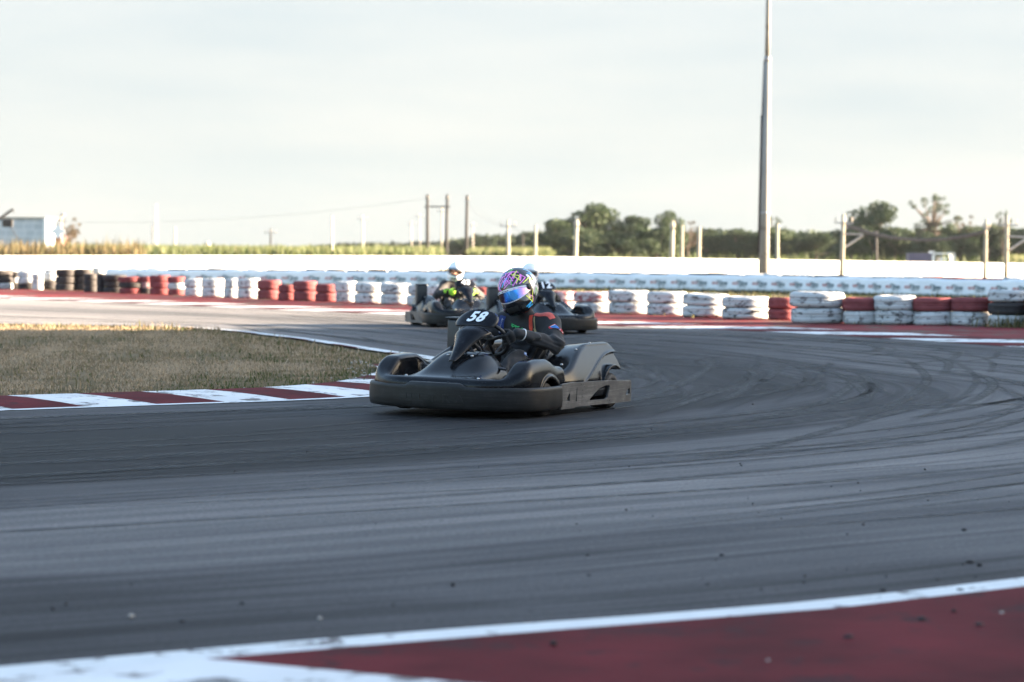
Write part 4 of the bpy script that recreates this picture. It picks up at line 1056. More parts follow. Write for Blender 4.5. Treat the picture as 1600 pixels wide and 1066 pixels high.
# ------------------------------------------------------------------ karts
def worn_plastic(name, base, edge, rough=.36, streak=False, spec=.22):
    m, nt, b = new_mat(name); L = nt.links
    ge = N(nt, 'ShaderNodeNewGeometry')
    v = coords(nt)
    n1 = N(nt, 'ShaderNodeTexNoise', Scale=9.0, Detail=8.0, Roughness=.7); L.new(v, n1.inputs['Vector'])
    mp_ = N(nt, 'ShaderNodeMapping'); mp_.inputs['Scale'].default_value = (3, 3, 90) if streak else (14, 40, 30); tc = N(nt, 'ShaderNodeTexCoord')
    L.new(tc.outputs['Object'], mp_.inputs['Vector'])
    n2 = N(nt, 'ShaderNodeTexNoise', Scale=1.0, Detail=6.0, Roughness=.75); L.new(mp_.outputs['Vector'], n2.inputs['Vector'])
    ad = N(nt, 'ShaderNodeMath', operation='MULTIPLY_ADD'); ad.inputs[1].default_value = .55 if streak else .3; L.new(n2.outputs['Fac'], ad.inputs[0])
    mu = N(nt, 'ShaderNodeMath', operation='MULTIPLY'); mu.inputs[1].default_value = .45 if streak else .7; L.new(n1.outputs['Fac'], mu.inputs[0]); L.new(mu.outputs[0], ad.inputs[2])
    cb = np.array(base); r = ramp(nt, [(.36, cb * .6), (.5, cb), (.68, cb * (2.6 if streak else 2.2))]); L.new(ad.outputs[0], r.inputs['Fac'])
    pt = ramp(nt, [(.535, (0, 0, 0)), (.62, (1, 1, 1))]); L.new(ge.outputs['Pointiness'], pt.inputs['Fac'])
    pm = N(nt, 'ShaderNodeMath', operation='MULTIPLY'); L.new(pt.outputs['Color'], pm.inputs[0]); L.new(n1.outputs['Fac'], pm.inputs[1])
    mx = N(nt, 'ShaderNodeMixRGB'); mx.inputs['Color2'].default_value = c4(edge); L.new(pm.outputs[0], mx.inputs['Fac']); L.new(r.outputs['Color'], mx.inputs['Color1'])
    L.new(mx.outputs['Color'], b.inputs['Base Color'])
    rr = N(nt, 'ShaderNodeMapRange'); rr.inputs['From Min'].default_value = .3; rr.inputs['From Max'].default_value = .7; rr.inputs['To Min'].default_value = rough - .06; rr.inputs['To Max'].default_value = rough + .14
    L.new(ad.outputs[0], rr.inputs['Value']); L.new(rr.outputs[0], b.inputs['Roughness'])
    b.inputs['Specular IOR Level'].default_value = spec
    bump(nt, b, n2.outputs['Fac'], .10, .004)
    return m
M_body = worn_plastic('black moulded plastic', (.0055, .0055, .0065), (.14, .135, .13), .14, False, .2)
M_bump = worn_plastic('scuffed bumper plastic', (.014, .0135, .013), (.09, .085, .08), .42, True)
M_band = worn_plastic('scraped side band', (.085, .081, .077), (.30, .28, .27), .42, True)
M_plate = worn_plastic('number panel plastic', (.007, .0075, .010), (.14, .135, .13), .19, False, .15)
M_ktyre = simple('kart slick rubber', (.028, .025, .024), .7, 0, .35, 14.0, .2)
M_rim = simple('cast rim', (.42, .41, .40), .4, .8, .2, 10.0)
M_tub = simple('dark tubing', (.05, .05, .055), .4, .5, .25, 8.0)
M_seat = simple('seat shell', (.02, .02, .022), .45, 0, .3, 6.0)
M_num = simple('white number film', (.78, .80, .82), .5, 0, .06, 6.0)
M_floor = simple('floor tray', (.09, .09, .09), .5, .6, .3, 5.0)

def nose_sdf(p):
    x, y, z = p[:, 0], p[:, 1], p[:, 2]; ay = np.abs(y)
    xf = .985 - 1.75 * np.clip(ay - .30, 0, None) ** 2 - .16 * np.clip(z - .24, 0, None)
    dome = ss(.97, .50, x)
    h = .284 + .045 * dome
    h = h + .135 * np.exp(-(ay / .245) ** 6) * dome
    hb = ss(.90, .66, x) * ss(.14, .42, x)
    h = h + .098 * np.exp(-((ay - .55) / .105) ** 4) * hb
    h = h - .125 * np.exp(-((ay - .385) / .075) ** 4) * ss(.90, .80, x) * ss(.36, .46, x)
    h = h + .03 * ss(.30, .16, x)
    F_ = smax(z - h, x - xf, .055); F_ = smax(F_, ay - (.655 - .09 * np.clip(z - .26, 0, None)), .06)
    xb = .42 - .27 * ss(.30, .44, ay); F_ = smax(F_, xb - x, .03); F_ = np.maximum(F_, .11 - z)
    rr = np.hypot(x - .43, z - .125); arch = np.maximum(rr - .155, .43 - ay)
    lip = np.maximum(np.abs(rr - .168) - .013, np.abs(ay - .645) - .022); lip = np.maximum(lip, .11 - z)
    F_ = smin(F_, lip, .02); F_ = smax(F_, -arch, .012)
    return F_
def pod_sdf(p):
    x, y, z = p[:, 0], p[:, 1], p[:, 2]; ay = np.abs(y)
    t = ss(.16, -.50, x); h = .315 + .180 * t - .03 * ss(-.82, -.96, x) + .03 * np.clip((ay - .40) / .2, 0, 1) * t
    yo = .668 - .125 * np.clip((z - .24) / .25, 0, 1) ** 1.2 - .035 * np.exp(-((x - .15) / .12) ** 2)
    yo = yo + .016 * (1 - ss(.170, .185, z))
    zl = .165 + .27 * ss(.16, -.86, x)
    yo = yo + .010 * np.exp(-((z - zl) / .010) ** 2) - .022 * ss(zl + .0, zl - .014, z) * (z > .17)
    F_ = smax(z - h, ay - yo, .036); F_ = smax(F_, (.335 + .05 * np.clip(z - .2, 0, 1)) - ay, .04)
    F_ = smax(F_, x - .138, .015); F_ = smax(F_, (-.955 + .25 * np.clip(z - .36, 0, 1)) - x, .04); F_ = np.maximum(F_, .115 - z)
    rr = np.hypot(x + .70, z - .13); arch = np.maximum(rr - .19, .42 - ay); arch = smin(arch, np.maximum(np.maximum(-.60 - .0 * x - (-x) * 0 + x + .0, z - .30), .42 - ay) + 0 * x + np.where(x > -.60, 9, 0), .001)
    lip = np.maximum(np.abs(rr - .2) - .014, np.abs(ay - .645) - .03); lip = np.maximum(lip, np.maximum(.20 - z, -.93 - x))
    F_ = smin(F_, lip, .02); F_ = smax(F_, -arch, .012)
    return F_
nv, nf = nets(nose_sdf, (.10, -.70, .08), (1.02, .70, .50), .008)
NOSE = mesh('nose_fairing', nv, nf, True); NOSE.materials.append(M_body)
pv, pf = nets(lambda p: np.maximum(pod_sdf(p), -p[:, 1]), (-1.0, .28, .09), (.17, .72, .58), .0075)
POD = {}
POD[1] = mesh('side_pod', pv, pf, True); POD[1].materials.append(M_body)
pv2 = pv * np.array([1, -1, 1]); POD[-1] = mesh('side_pod', pv2, pf[:, ::-1], True); POD[-1].materials.append(M_body)

# front bumper: a moulded band round the nose
half = [(.335, .706), (.50, .716), (.66, .708), (.80, .655), (.91, .53), (.985, .34), (1.02, .17), (1.03, 0)]
path = catmull(half + [(x, -y) for x, y in half[::-1][1:]], 8)
tng = np.gradient(path, axis=0); tng /= np.linalg.norm(tng, axis=1, keepdims=True); onrm = np.stack([-tng[:, 1], tng[:, 0]], -1)
if (onrm[len(path) // 2])[0] < 0: onrm = -onrm
prof = [(-.018, .056), (-.004, .058), (.004, .066), (.010, .085), (.012, .13), (.011, .17), (.009, .198), (.009, .212), (.002, .226), (-.012, .229), (-.024, .220), (-.024, .06)]
bv, bf = [], []; npf = len(prof)
for (x, y), (nx, ny) in zip(path, onrm):
    lift = .032 * (1 - ss(.20, .26, np.abs(np.array(y)))) if x > .9 else 0
    for d, z in prof:
        zz = z + (lift * (z - .2) / .036 if z > .2 else 0); bv.append((x + nx * d, y + ny * d, zz))
for i in range(len(path) - 1):
    for k in range(npf):
        k2 = (k + 1) % npf; bf.append((i * npf + k, i * npf + k2, (i + 1) * npf + k2, (i + 1) * npf + k))
bf.append(tuple(range(npf))); bf.append(tuple(range(len(path) * npf - 1, (len(path) - 1) * npf - 1, -1)))
def fixn(me):
    b_ = bmesh.new(); b_.from_mesh(me); bmesh.ops.recalc_face_normals(b_, faces=b_.faces[:]); b_.to_mesh(me); b_.free(); return me
BUMPER = fixn(mesh('front_bumper', bv, bf, True)); BUMPER.materials.append(M_bump)
# raised lettering on the front of the bumper
pl_ = arclen(path); s_mid = pl_[len(path) // 2]
LETTERS = []; M_emb = worn_plastic('moulded letter', (.0145, .014, .0135), (.02, .02, .02), .44, True)
for k, ch in enumerate('ULTRA'):
    v_, f_ = mdata(text_mesh(ch, .10, 0, .002, .0014)); ev = []
    for x, y, z in v_:
        s_ = s_mid - (x + (k - 2) * .105) * (1 if path[0][1] > 0 else -1); c = along(path, s_); nn = along(onrm, s_, path); ev.append((c[0] + nn[0] * (.0125 + z), c[1] + nn[1] * (.0108 + z), .135 + y * .8))
    q = fixn(mesh('letter', ev, f_)); q.materials.append(M_emb); LETTERS.append(q)

def holed_plate():
    c = bpy.data.curves.new('p', 'CURVE'); c.dimensions = '2D'; c.fill_mode = 'BOTH'; c.extrude = .006; c.bevel_depth = .002; c.resolution_u = 1
    def poly(pts):
        s = c.splines.new('POLY'); s.points.add(len(pts) - 1); s.use_cyclic_u = True
        for q, (x, y) in zip(s.points, pts): q.co = (x, y, 0, 1)
    def circ(x, y, r, n=10): return [(x + r * math.cos(2 * math.pi * k / n), y + r * math.sin(2 * math.pi * k / n)) for k in range(n)]
    poly([(0, .052), (.22, .05), (.26, .058), (.42, .056), (.8, .050), (1.20, .046), (1.285, .048), (1.285, .196), (1.27, .210), (.9, .226), (.45, .236), (.27, .238), (.22, .244), (0, .236)])
    poly([(.085, .105), (.145, .105), (.15, .16), (.135, .165), (.095, .125)])
    poly([(.245, .095), (.270, .095), (.277, .20), (.265, .205), (.258, .15)])
    poly([(.50, .09), (.80, .085), (.835, .10), (.875, .180), (.86, .193), (.80, .196), (.68, .178), (.58, .138), (.51, .105)])
    poly([(1.19, .095), (1.262, .105), (1.262, .150), (1.22, .147), (1.19, .125)])
    for x, y in [(.35, .222), (.385, .222), (.36, .14), (.375, .125), (.35, .075), (.40, .20), (.37, .175), (.84, .072), (.87, .072), (1.15, .18), (1.15, .07)]: poly(circ(x, y, .006, 7))
    o = bpy.data.objects.new('p', c); COL.objects.link(o); bpy.context.view_layer.update()
    me = bpy.data.meshes.new_from_object(o.evaluated_get(bpy.context.evaluated_depsgraph_get())); bpy.data.objects.remove(o); bpy.data.curves.remove(c)
    return mdata(me)
hv, hf = holed_plate()
def side_band(sg):
    V = []
    for s, z, d in hv:
        x = .335 - s; y = .700 + d
        V.append((x, sg * y, z))
    me = fixn(mesh('side_bumper', V, hf)); me.materials.append(M_band); return me
BAND = {1: side_band(1), -1: side_band(-1)}

# number panel: a goose neck that opens into a raked oval plate
_rows = [(.815, .372, .028), (.79, .388, .034), (.735, .432, .048), (.67, .492, .068), (.61, .548, .098), (.565, .588, .128), (.535, .607, .140), (.528, .616, .138)]
rows = [(x - .05, z + .035, w_ * 1.08) for x, z, w_ in _rows]
_prow = [(.520, .622, .132), (.508, .630, .158), (.485, .650, .172), (.455, .676, .173), (.425, .702, .158), (.402, .722, .125), (.392, .731, .085), (.388, .735, .03)]
prow = [(x - .085, z + .038, w_ * 1.06) for x, z, w_ in _prow]
rows[-1] = (prow[0][0] + .012, prow[0][1] - .008, rows[-1][2]); rows[-2] = (prow[0][0] + .03, prow[0][1] - .016, rows[-2][2])
def loft(rows, drop, pw, n=16):
    V = []
    for x, z, hw in rows:
        for k in range(n + 1):
            v = 2 * k / n - 1; dd = drop * hw * abs(v) ** pw
            V.append((x - dd * .75, hw * v * (1 - .04 * abs(v) ** pw), z - dd * .65))
    Fc = [(i * (n + 1) + k, i * (n + 1) + k + 1, (i + 1) * (n + 1) + k + 1, (i + 1) * (n + 1) + k) for i in range(len(rows) - 1) for k in range(n)]
    return V, Fc
R1 = catmull(rows, 4); R2 = catmull(prow, 4)
v1, f1 = loft(R1, .55, 2.6); v2, f2 = loft(R2, .20, 4)
mb = MB(); mb.add(v1, f1); mb.add(v2, f2)
GOOSE = mesh('number_panel', mb.v, mb.f, True)
if GOOSE.polygons[len(GOOSE.polygons) // 2].normal.x < 0: GOOSE.flip_normals()
GOOSE.materials.append(M_plate)
def number_mesh(txt):
    me = text_mesh(txt, {'58': .13, '43': .135, '12': .165}[txt], .28 if txt == '58' else .12, .005, .0, 1.12); v, f = mdata(me)
    bm = bmesh.new(); bm.from_mesh(me); bmesh.ops.subdivide_edges(bm, edges=[e for e in bm.edges if e.calc_length() > .02], cuts=2); v = [q.co[:] for q in bm.verts]; bm.verts.index_update(); f = [[q.index for q in w_.verts] for w_ in bm.faces]; bm.free()
    zc = .714; out = []
    up = np.array([-.66, 0, .75]); n_ = np.array([.75, 0, .66])
    R2a = np.array(R2)
    for x, y, _ in v:
        z = zc + y * .75; xx = np.interp(z, R2a[:, 1], R2a[:, 0]); hw = np.interp(z, R2a[:, 1], R2a[:, 2]); dd = .20 * hw * min(1, abs(x) / hw) ** 4
        p_ = np.array([xx - dd * .75, x, z - dd * .65]) + n_ * .004; out.append(p_)
    me = mesh('number', out, f)
    if me.polygons[0].normal.x < 0: me.flip_normals()
    me.materials.append(M_num); return me

def seat_sdf(p):
    d = np.abs(ell(p, (-.42, 0, .34), (.27, .235, .30))) - .011
    d = np.maximum(d, (p[:, 2] - (.19 + (-p[:, 0] - .12) * .78)) * .78); return d
sv, sf_ = nets(seat_sdf, (-.74, -.28, .0), (-.08, .28, .72), .014)
SEAT = mesh('seat', sv, sf_, True); SEAT.materials.append(M_seat)

WC = np.array([.15, 0, .545]); WN = np.array([-.80, 0, .60]); WU = np.array([.60, 0, .80]); WY = np.array([0, 1.0, 0]); WR = .155
def sw_mesh():
    mb = MB(); pts = [WC + WR * (math.cos(a) * WY + math.sin(a) * WU) * np.array([1, 1, 1]) for a in np.linspace(0, 2 * math.pi, 41)]
    mb.tube(pts, .0155, 10, 0, False)
    for a in (.25, math.pi - .25, -math.pi / 2): mb.tube([WC - WN * .02, WC + WR * (math.cos(a) * WY + math.sin(a) * WU)], [.018, .011], 8)
    mb.tube([WC - WN * .02, WC + WN * .012], [.05, .045], 14)
    me = mesh('steering_wheel', mb.v, mb.f, True); me.materials.append(M_seat); return me
SWHEEL = sw_mesh()
mb = MB(); mb.tube([WC - WN * .02, (.56, 0, .19)], .012, 8)
for q in (-.07, .07): mb.tube([(.36, q, .40), (.62, q * 1.9, .13)], .011, 7); mb.tube([(.50, q * .8, .60), (.33, q * .9, .43)], .008, 6)
COLUMN = mesh('steering_column', mb.v, mb.f, True); COLUMN.materials.append(M_tub)
mb = MB(); mb.box(-.62, .74, -.33, .33, .055, .068)
FLOOR = mesh('floor_tray', mb.v, mb.f); FLOOR.materials.append(M_floor)
mb = MB()
for q in (-1, 1):
    mb.tube([(.9, q * .25, .08), (.5, q * .34, .085), (-.2, q * .32, .085), (-.82, q * .30, .10)], .016, 8)
    mb.tube([(.30, q * .33, .085), (.30, q * .66, .14)], .012, 7); mb.tube([(-.2, q * .33, .085), (-.2, q * .66, .14)], .012, 7)
    mb.tube([(.60, q * .33, .085), (.47, q * .45, .125)], .015, 7)
mb.tube([(-.70, -.62, .14), (-.70, .62, .14)], .020, 10); mb.tube([(-.82, -.30, .10), (-.82, .30, .10)], .016, 8)
CHASSIS = mesh('chassis', mb.v, mb.f, True); CHASSIS.materials.append(M_tub)
mb = MB()
rb = catmull([(-.88, .60, .15), (-.935, .54, .15), (-.965, .3, .15), (-.965, -.3, .15), (-.935, -.54, .15), (-.88, -.60, .15)], 6)
mb.tube(rb, .055, 10)
for q in (-.3, .3): mb.tube([(-.82, q, .10), (-.96, q, .15)], .018, 7)
RBUMP = mesh('rear_bumper', mb.v, mb.f, True); RBUMP.materials.append(M_bump)
mb = MB(); mb.box(-.50, -.36, -.64, -.46, .36, .665, 0, .022); mb.box(-.51, -.35, -.65, -.45, .665, .68, 0, .006); mb.tube([(-.43, -.60, .30), (-.43, -.60, .40)], .05, 10); mb.tube([(-.36, -.55, .46), (-.33, -.50, .46), (-.30, -.46, .36)], .018, 8)
ENG = mesh('engine_cover', mb.v, mb.f, True); ENG.materials.append(M_seat)
mb = MB(); mb.tube([(.52, .33, .34), (.50, .12, .36), (.50, -.12, .36), (.52, -.33, .34)], .011, 7)
for q in (-.2, .2): mb.tube([(.50, q, .35), (.66, q, .10)], .010, 6); mb.box(.60, .66, q - .05, q + .05, .20, .30, 0, .008)
PEDAL = mesh('pedals', mb.v, mb.f, True); PEDAL.materials.append(M_tub)
def wheel_meshes(r, w_):
    t = MB(); h_ = w_ / 2; t.lathe([(r * .52, -h_ * .86), (r * .66, -h_), (r * .86, -h_ * .98), (r * .96, -h_ * .82), (r, -h_ * .5), (r, h_ * .5), (r * .96, h_ * .82), (r * .86, h_ * .98), (r * .66, h_), (r * .52, h_ * .86)], 36, 'y')
    a = mesh('tyre', t.v, t.f, True); a.materials.append(M_ktyre); fixn(a)
    q = MB(); q.lathe([(.02, h_ * .35), (r * .2, h_ * .40), (r * .26, h_ * .3), (r * .42, h_ * .34), (r * .48, h_ * .84), (r * .55, h_ * .90), (r * .55, h_ * .80), (r * .5, -h_ * .8), (r * .55, -h_ * .9), (r * .46, -h_ * .84), (r * .4, -h_ * .3), (.02, -h_ * .3)], 28, 'y')
    for k in range(5): a_ = 2 * math.pi * k / 5; q.tube([(r * .33 * math.cos(a_), h_ * .2, r * .33 * math.sin(a_)), (r * .33 * math.cos(a_), h_ * .46, r * .33 * math.sin(a_))], r * .05, 7)
    b_ = mesh('rim', q.v, q.f, True); b_.materials.append(M_rim); fixn(b_); return a, b_
FW = wheel_meshes(.128, .125); RW = wheel_meshes(.139, .19)

mb = MB(); mb.lathe([(0, -.004), (.013, -.004), (.013, .002), (.008, .005), (.008, .008), (0, .008)], 12, closed=False)
BOLT = fixn(mesh('bolt', mb.v, mb.f, True)); BOLT.materials.append(M_rim)
def make_kart(number, label, loc, rz, steer=0.0):
    e = tag(empty('go_kart', loc, rz), label, 'go-kart', 'rental karts racing round the bend')
    link('nose_fairing', NOSE, e)
    for s_ in (1, -1): link('side_pod', POD[s_], e)
    fb = link('front_bumper', BUMPER, e); [link('letter', q, fb) for q in LETTERS]
    for s_ in (1, -1): link('side_bumper', BAND[s_], e)
    link('rear_bumper', RBUMP, e)
    np_ = link('number_panel', GOOSE, e); so_ = np_.modifiers.new('thick', 'SOLIDIFY'); so_.thickness = .012; so_.offset = -1
    link('number', number_mesh(number), np_)
    for nm, me in (('seat', SEAT), ('steering_column', COLUMN), ('floor_tray', FLOOR), ('chassis', CHASSIS), ('engine_cover', ENG), ('pedals', PEDAL)): link(nm, me, e)
    for bx, by in ((.62, .10), (.62, -.10), (.90, .30), (.90, -.30), (.30, .56), (.30, -.56)):
        z_ = .55
        while nose_sdf(np.array([[bx, by, z_]]))[0] > 0 and z_ > .2: z_ -= .002
        b_ = link('bolt', BOLT, e); b_.location = (bx, by, z_)
    for sy in (1, -1):
        for bx in (-.05, -.30, -.55):
            z_ = .56
            while pod_sdf(np.array([[bx, .52, z_]]))[0] > 0 and z_ > .2: z_ -= .002
            b_ = link('bolt', BOLT, e); b_.location = (bx, sy * .52, z_)
    sw = link('steering_wheel', SWHEEL, e)
    for x, y, pr_, st_a in ((.43, .565, FW, steer), (.43, -.565, FW, steer), (-.70, .565, RW, 0), (-.70, -.565, RW, 0)):
        w_ = empty('wheel', (x, y, .128 if pr_ is FW else .139), st_a); w_.parent = e
        a = link('tyre', pr_[0], w_); b_ = link('rim', pr_[1], w_)
        if y < 0: w_.rotation_euler = (0, 0, math.pi + st_a)
    return e
KA = {58: (math.radians(26.5), -.115, 18.55), 43: (math.radians(-15), -.85, 39.4), 12: (math.radians(-20), .37, 36.6)}
KLAB = {58: 'black rental kart numbered 58 cornering in the foreground', 43: 'black rental kart numbered 43 following at the left in the background', 12: 'black rental kart numbered 12 half hidden behind the leading kart'}
KM = {}
for n_, (a, x, y) in KA.items():
    rz = math.atan2(-math.cos(a), -math.sin(a)); rl = math.radians(-.9) if n_ == 58 else 0.0       # the leading kart leans out of the bend
    lz = .565 * math.sin(-rl); kt = make_kart(str(n_), KLAB[n_], (x, y, lz), rz, -.10 if n_ == 58 else .06); kt.rotation_euler = (rl, 0, rz)
    KM[n_] = Matrix.Translation((x, y, lz)) @ Matrix.Rotation(rz, 4, 'Z') @ Matrix.Rotation(rl, 4, 'X')
# ------------------------------------------------------------------ drivers
def fabric(name, col, rough=.85, var=.3):
    m, nt, b = new_mat(name); L = nt.links; v = coords(nt)
    n1 = N(nt, 'ShaderNodeTexNoise', Scale=22.0, Detail=5.0, Roughness=.6); L.new(v, n1.inputs['Vector'])
    n2 = N(nt, 'ShaderNodeTexNoise', Scale=220.0, Detail=2.0); L.new(v, n2.inputs['Vector'])
    c = np.array(col); r = ramp(nt, [(.3, c * (1 - var)), (.7, np.clip(c * (1 + var), 0, 1))]); L.new(n1.outputs['Fac'], r.inputs['Fac']); L.new(r.outputs['Color'], b.inputs['Base Color'])
    b.inputs['Roughness'].default_value = rough; b.inputs['Sheen Weight'].default_value = .12
    bump(nt, b, n2.outputs['Fac'], .25, .002); return m
M_suit = fabric('black race suit', (.016, .016, .018)); M_skin = simple('skin', (.42, .22, .14), .55, 0, .1, 10)
M_jack = fabric('dark jacket', (.022, .018, .018)); M_blk = fabric('black glove', (.014, .014, .015)); M_neon = fabric('neon yellow-green glove', (.40, .78, .05), .8, .12)
M_orng = fabric('orange red stripe', (.55, .06, .03)); M_redc = fabric('red cloth', (.50, .03, .03)); M_whtc = fabric('white cloth', (.72, .72, .72), .8, .05)
M_blue = fabric('blue cloth', (.03, .18, .50)); M_navy = fabric('navy cloth', (.02, .04, .16)); M_grn = fabric('green print', (.05, .48, .14)); M_gold = fabric('tan tab', (.38, .30, .16)); M_eye = simple('eye', (.02, .015, .012), .2); M_lip = simple('lip', (.36, .13, .10), .5)

def hand_frame(ang):
    R_ = math.cos(ang) * WY + math.sin(ang) * WU; T_ = -math.sin(ang) * WY + math.cos(ang) * WU
    return WC + WR * R_, R_, T_, WN
def wrist_of(ang):
    O_, R_, T_, N_ = hand_frame(ang); return O_ + R_ * .070 + N_ * .055
def glove_sdf(ang, elbow, up):
    O_, R_, T_, N_ = hand_frame(ang); T_ = T_ * up
    q = lambda t, r, n: O_ + T_ * t + R_ * r + N_ * n
    wr = wrist_of(ang); back = (np.asarray(elbow) - wr); back /= np.linalg.norm(back)
    def f(p):
        d = smin(cone(p, q(-.026, .036, .012), q(.026, .036, .012), .025, .026), cone(p, q(0, .044, .024), wr, .028, .030), .02)
        for i, (t, ln) in enumerate(((.034, 150), (.0115, 165), (-.0115, 160), (-.034, 140))):
            rho = .0285; pr_ = [q(t * .9, .040, .004)]
            for th in np.radians([8, 60, 112, ln]): pr_.append(q(t * 1.05, rho * math.cos(th), -rho * math.sin(th)))
            rs = [.0135, .0128, .0122, .0115, .0100]; g_ = None
            for k in range(4):
                c_ = cone(p, pr_[k], pr_[k + 1], rs[k], rs[k + 1]); g_ = c_ if g_ is None else smin(g_, c_, .004)
            d = smin(d, g_, .006)
        th_ = [q(.022, .040, .022), q(.044, .020, .030), q(.050, -.006, .027), q(.047, -.026, .016)]; g_ = None
        for k in range(3):
            c_ = cone(p, th_[k], th_[k + 1], (.017, .0145, .0125)[k], (.0145, .0125, .0105)[k]); g_ = c_ if g_ is None else smin(g_, c_, .004)
        d = smin(d, g_, .010)
        d = smin(d, cone(p, wr, wr + back * .055, .034, .043), .012)
        return d
    return f, wr, back
def rot_head(yaw, pitch, roll):
    return np.array(Matrix.Rotation(yaw, 3, 'Z') @ Matrix.Rotation(pitch, 3, 'Y') @ Matrix.Rotation(-roll, 3, 'X') if False else (Matrix.Rotation(yaw, 3, 'Z') @ Matrix.Rotation(pitch, 3, 'Y') @ Matrix.Rotation(roll, 3, 'X')))
def body_sdf(J, RH):
    hc = np.array(J['head'])
    def f(p):
        d = ell(p, J['pelvis'], (.17, .185, .13))
        d = smin(d, ell(p, J['belly'], (.135, .17, .15)), .07); d = smin(d, ell(p, J['chest'], (.135, .195, .17)), .08)
        d = smin(d, cone(p, J['shL'], J['shR'], .078, .078), .07)
        nb = np.array(J['neck']); d = smin(d, cone(p, nb, hc + RH @ np.array([-.015, 0, -.06]), .062, .055), .04)
        for s_ in 'LR':
            d = smin(d, cone(p, J['sh' + s_], J['el' + s_], .084, .064), .035); d = smin(d, cone(p, J['el' + s_], J['wr' + s_], .064, .038), .02)
            d = smin(d, cone(p, J['hip' + s_], J['kn' + s_], .098, .070), .05); d = smin(d, cone(p, J['kn' + s_], J['an' + s_], .068, .046), .02)
            d = smin(d, cone(p, J['an' + s_], J['toe' + s_], .044, .036), .02)
        x, y, z = p[:, 0], p[:, 1], p[:, 2]
        wr_ = np.sin(52 * (z + .5 * x) + 5 * np.sin(17 * y) + 3 * np.sin(23 * x)) * .0075 + np.sin(95 * (x - .4 * z) + 6 * np.sin(31 * z)) * .003
        d = d + wr_ * (z < hc[2] - .16) * (1 - ss(.55, .64, z))
        l = (p - hc) @ RH
        hd = ell(l, (-.01, 0, .02), (.098, .076, .115)); hd = smin(hd, ell(l, (.03, 0, -.055), (.062, .055, .062)), .04)
        hd = smin(hd, cone(l, (.088, 0, .02), (.112, 0, -.018), .010, .016), .014); hd = smin(hd, cone(l, (.084, -.04, .036), (.084, .04, .036), .013, .013), .015)
        for s_ in (-1, 1): hd = smax(hd, -(np.linalg.norm(l - np.array([.098, s_ * .034, .014]), axis=1) - .016), .012); hd = smin(hd, ell(l, (-.01, s_ * .076, .0), (.02, .010, .032)), .008)
        for s_ in (-1, 1): hd = smin(hd, np.linalg.norm(l - np.array([.082, s_ * .034, .014]), axis=1) - .0125, .002)
        hd = smin(hd, cone(l, (.088, -.018, -.052), (.088, .018, -.052), .008, .008), .008)
        return smin(d, hd, .012)
    return f
def make_body(J, RH, h, suit, skin_from):
    f = body_sdf(J, RH); v, q = nets(f, (-.75, -.56, .02), (.82, .56, 1.10), h)
    me = mesh('person', v, q, True); hc = np.array(J['head']); cen = v[q].mean(1); l = (cen - hc) @ RH
    skin = (np.abs(l[:, 1]) < .13) & (l[:, 2] > -.115) & (np.linalg.norm(l, axis=1) < .20)
    eye = np.minimum(np.linalg.norm(l - np.array([.090, .034, .014]), axis=1), np.linalg.norm(l - np.array([.090, -.034, .014]), axis=1)) < .010
    lip = (np.linalg.norm((l - np.array([.095, 0, -.052])) / np.array([.02, .02, .007]), axis=1) < 1)
    shoe = (cen[:, 0] > .52) & (cen[:, 2] < .34)
    mi = np.zeros(len(q), int); mi[skin] = 1; mi[eye] = 2; mi[lip & skin] = 3; mi[shoe] = 4
    me.polygons.foreach_set('material_index', mi.astype(np.int32))
    for m_ in (suit, M_skin, M_eye, M_lip, M_seat): me.materials.append(m_)
    return me, f

# helmet -----------------------------------------------------------------
def helmet_sdf(p):
    d = ell(p, (-.012, 0, .018), (.158, .132, .148)); d = smin(d, ell(p, (.055, 0, -.065), (.108, .098, .088)), .06)
    d = smin(d, cone(p, (.075, -.035, -.085), (.075, .035, -.085), .062, .062), .04)
    d = smin(d, cone(p, (-.16, 0, .0), (-.11, 0, .09), .012, .03), .06)
    return d
def ray(az, el):
    dv = np.stack([np.cos(el) * np.cos(az), np.cos(el) * np.sin(az), np.sin(el)], -1); lo = np.zeros(az.shape); hi = np.full(az.shape, .3)
    for _ in range(26):
        m_ = (lo + hi) / 2; s_ = helmet_sdf(dv.reshape(-1, 3) * m_.reshape(-1, 1)).reshape(az.shape) < 0; lo = np.where(s_, m_, lo); hi = np.where(s_, hi, m_)
    return dv, lo
def hpatch(az0, az1, e0, e1, na, ne, off):
    a = np.linspace(az0, az1, na + 1); V = []
    for i in a:
        lo, hi = e0(i), e1(i)
        for j in range(ne + 1): V.append((i, lo + (hi - lo) * j / ne))
    V = np.array(V); dv, r = ray(V[:, 0], V[:, 1]); P = dv * (r + off)[:, None]
    return P, [(i * (ne + 1) + j, (i + 1) * (ne + 1) + j, (i + 1) * (ne + 1) + j + 1, i * (ne + 1) + j + 1) for i in range(na) for j in range(ne)]
AZM = math.radians(66)
vb = lambda a: -.20 + .17 * (abs(a) / AZM) ** 2.2
vt = lambda a: .33 - .16 * (abs(a) / AZM) ** 2.2
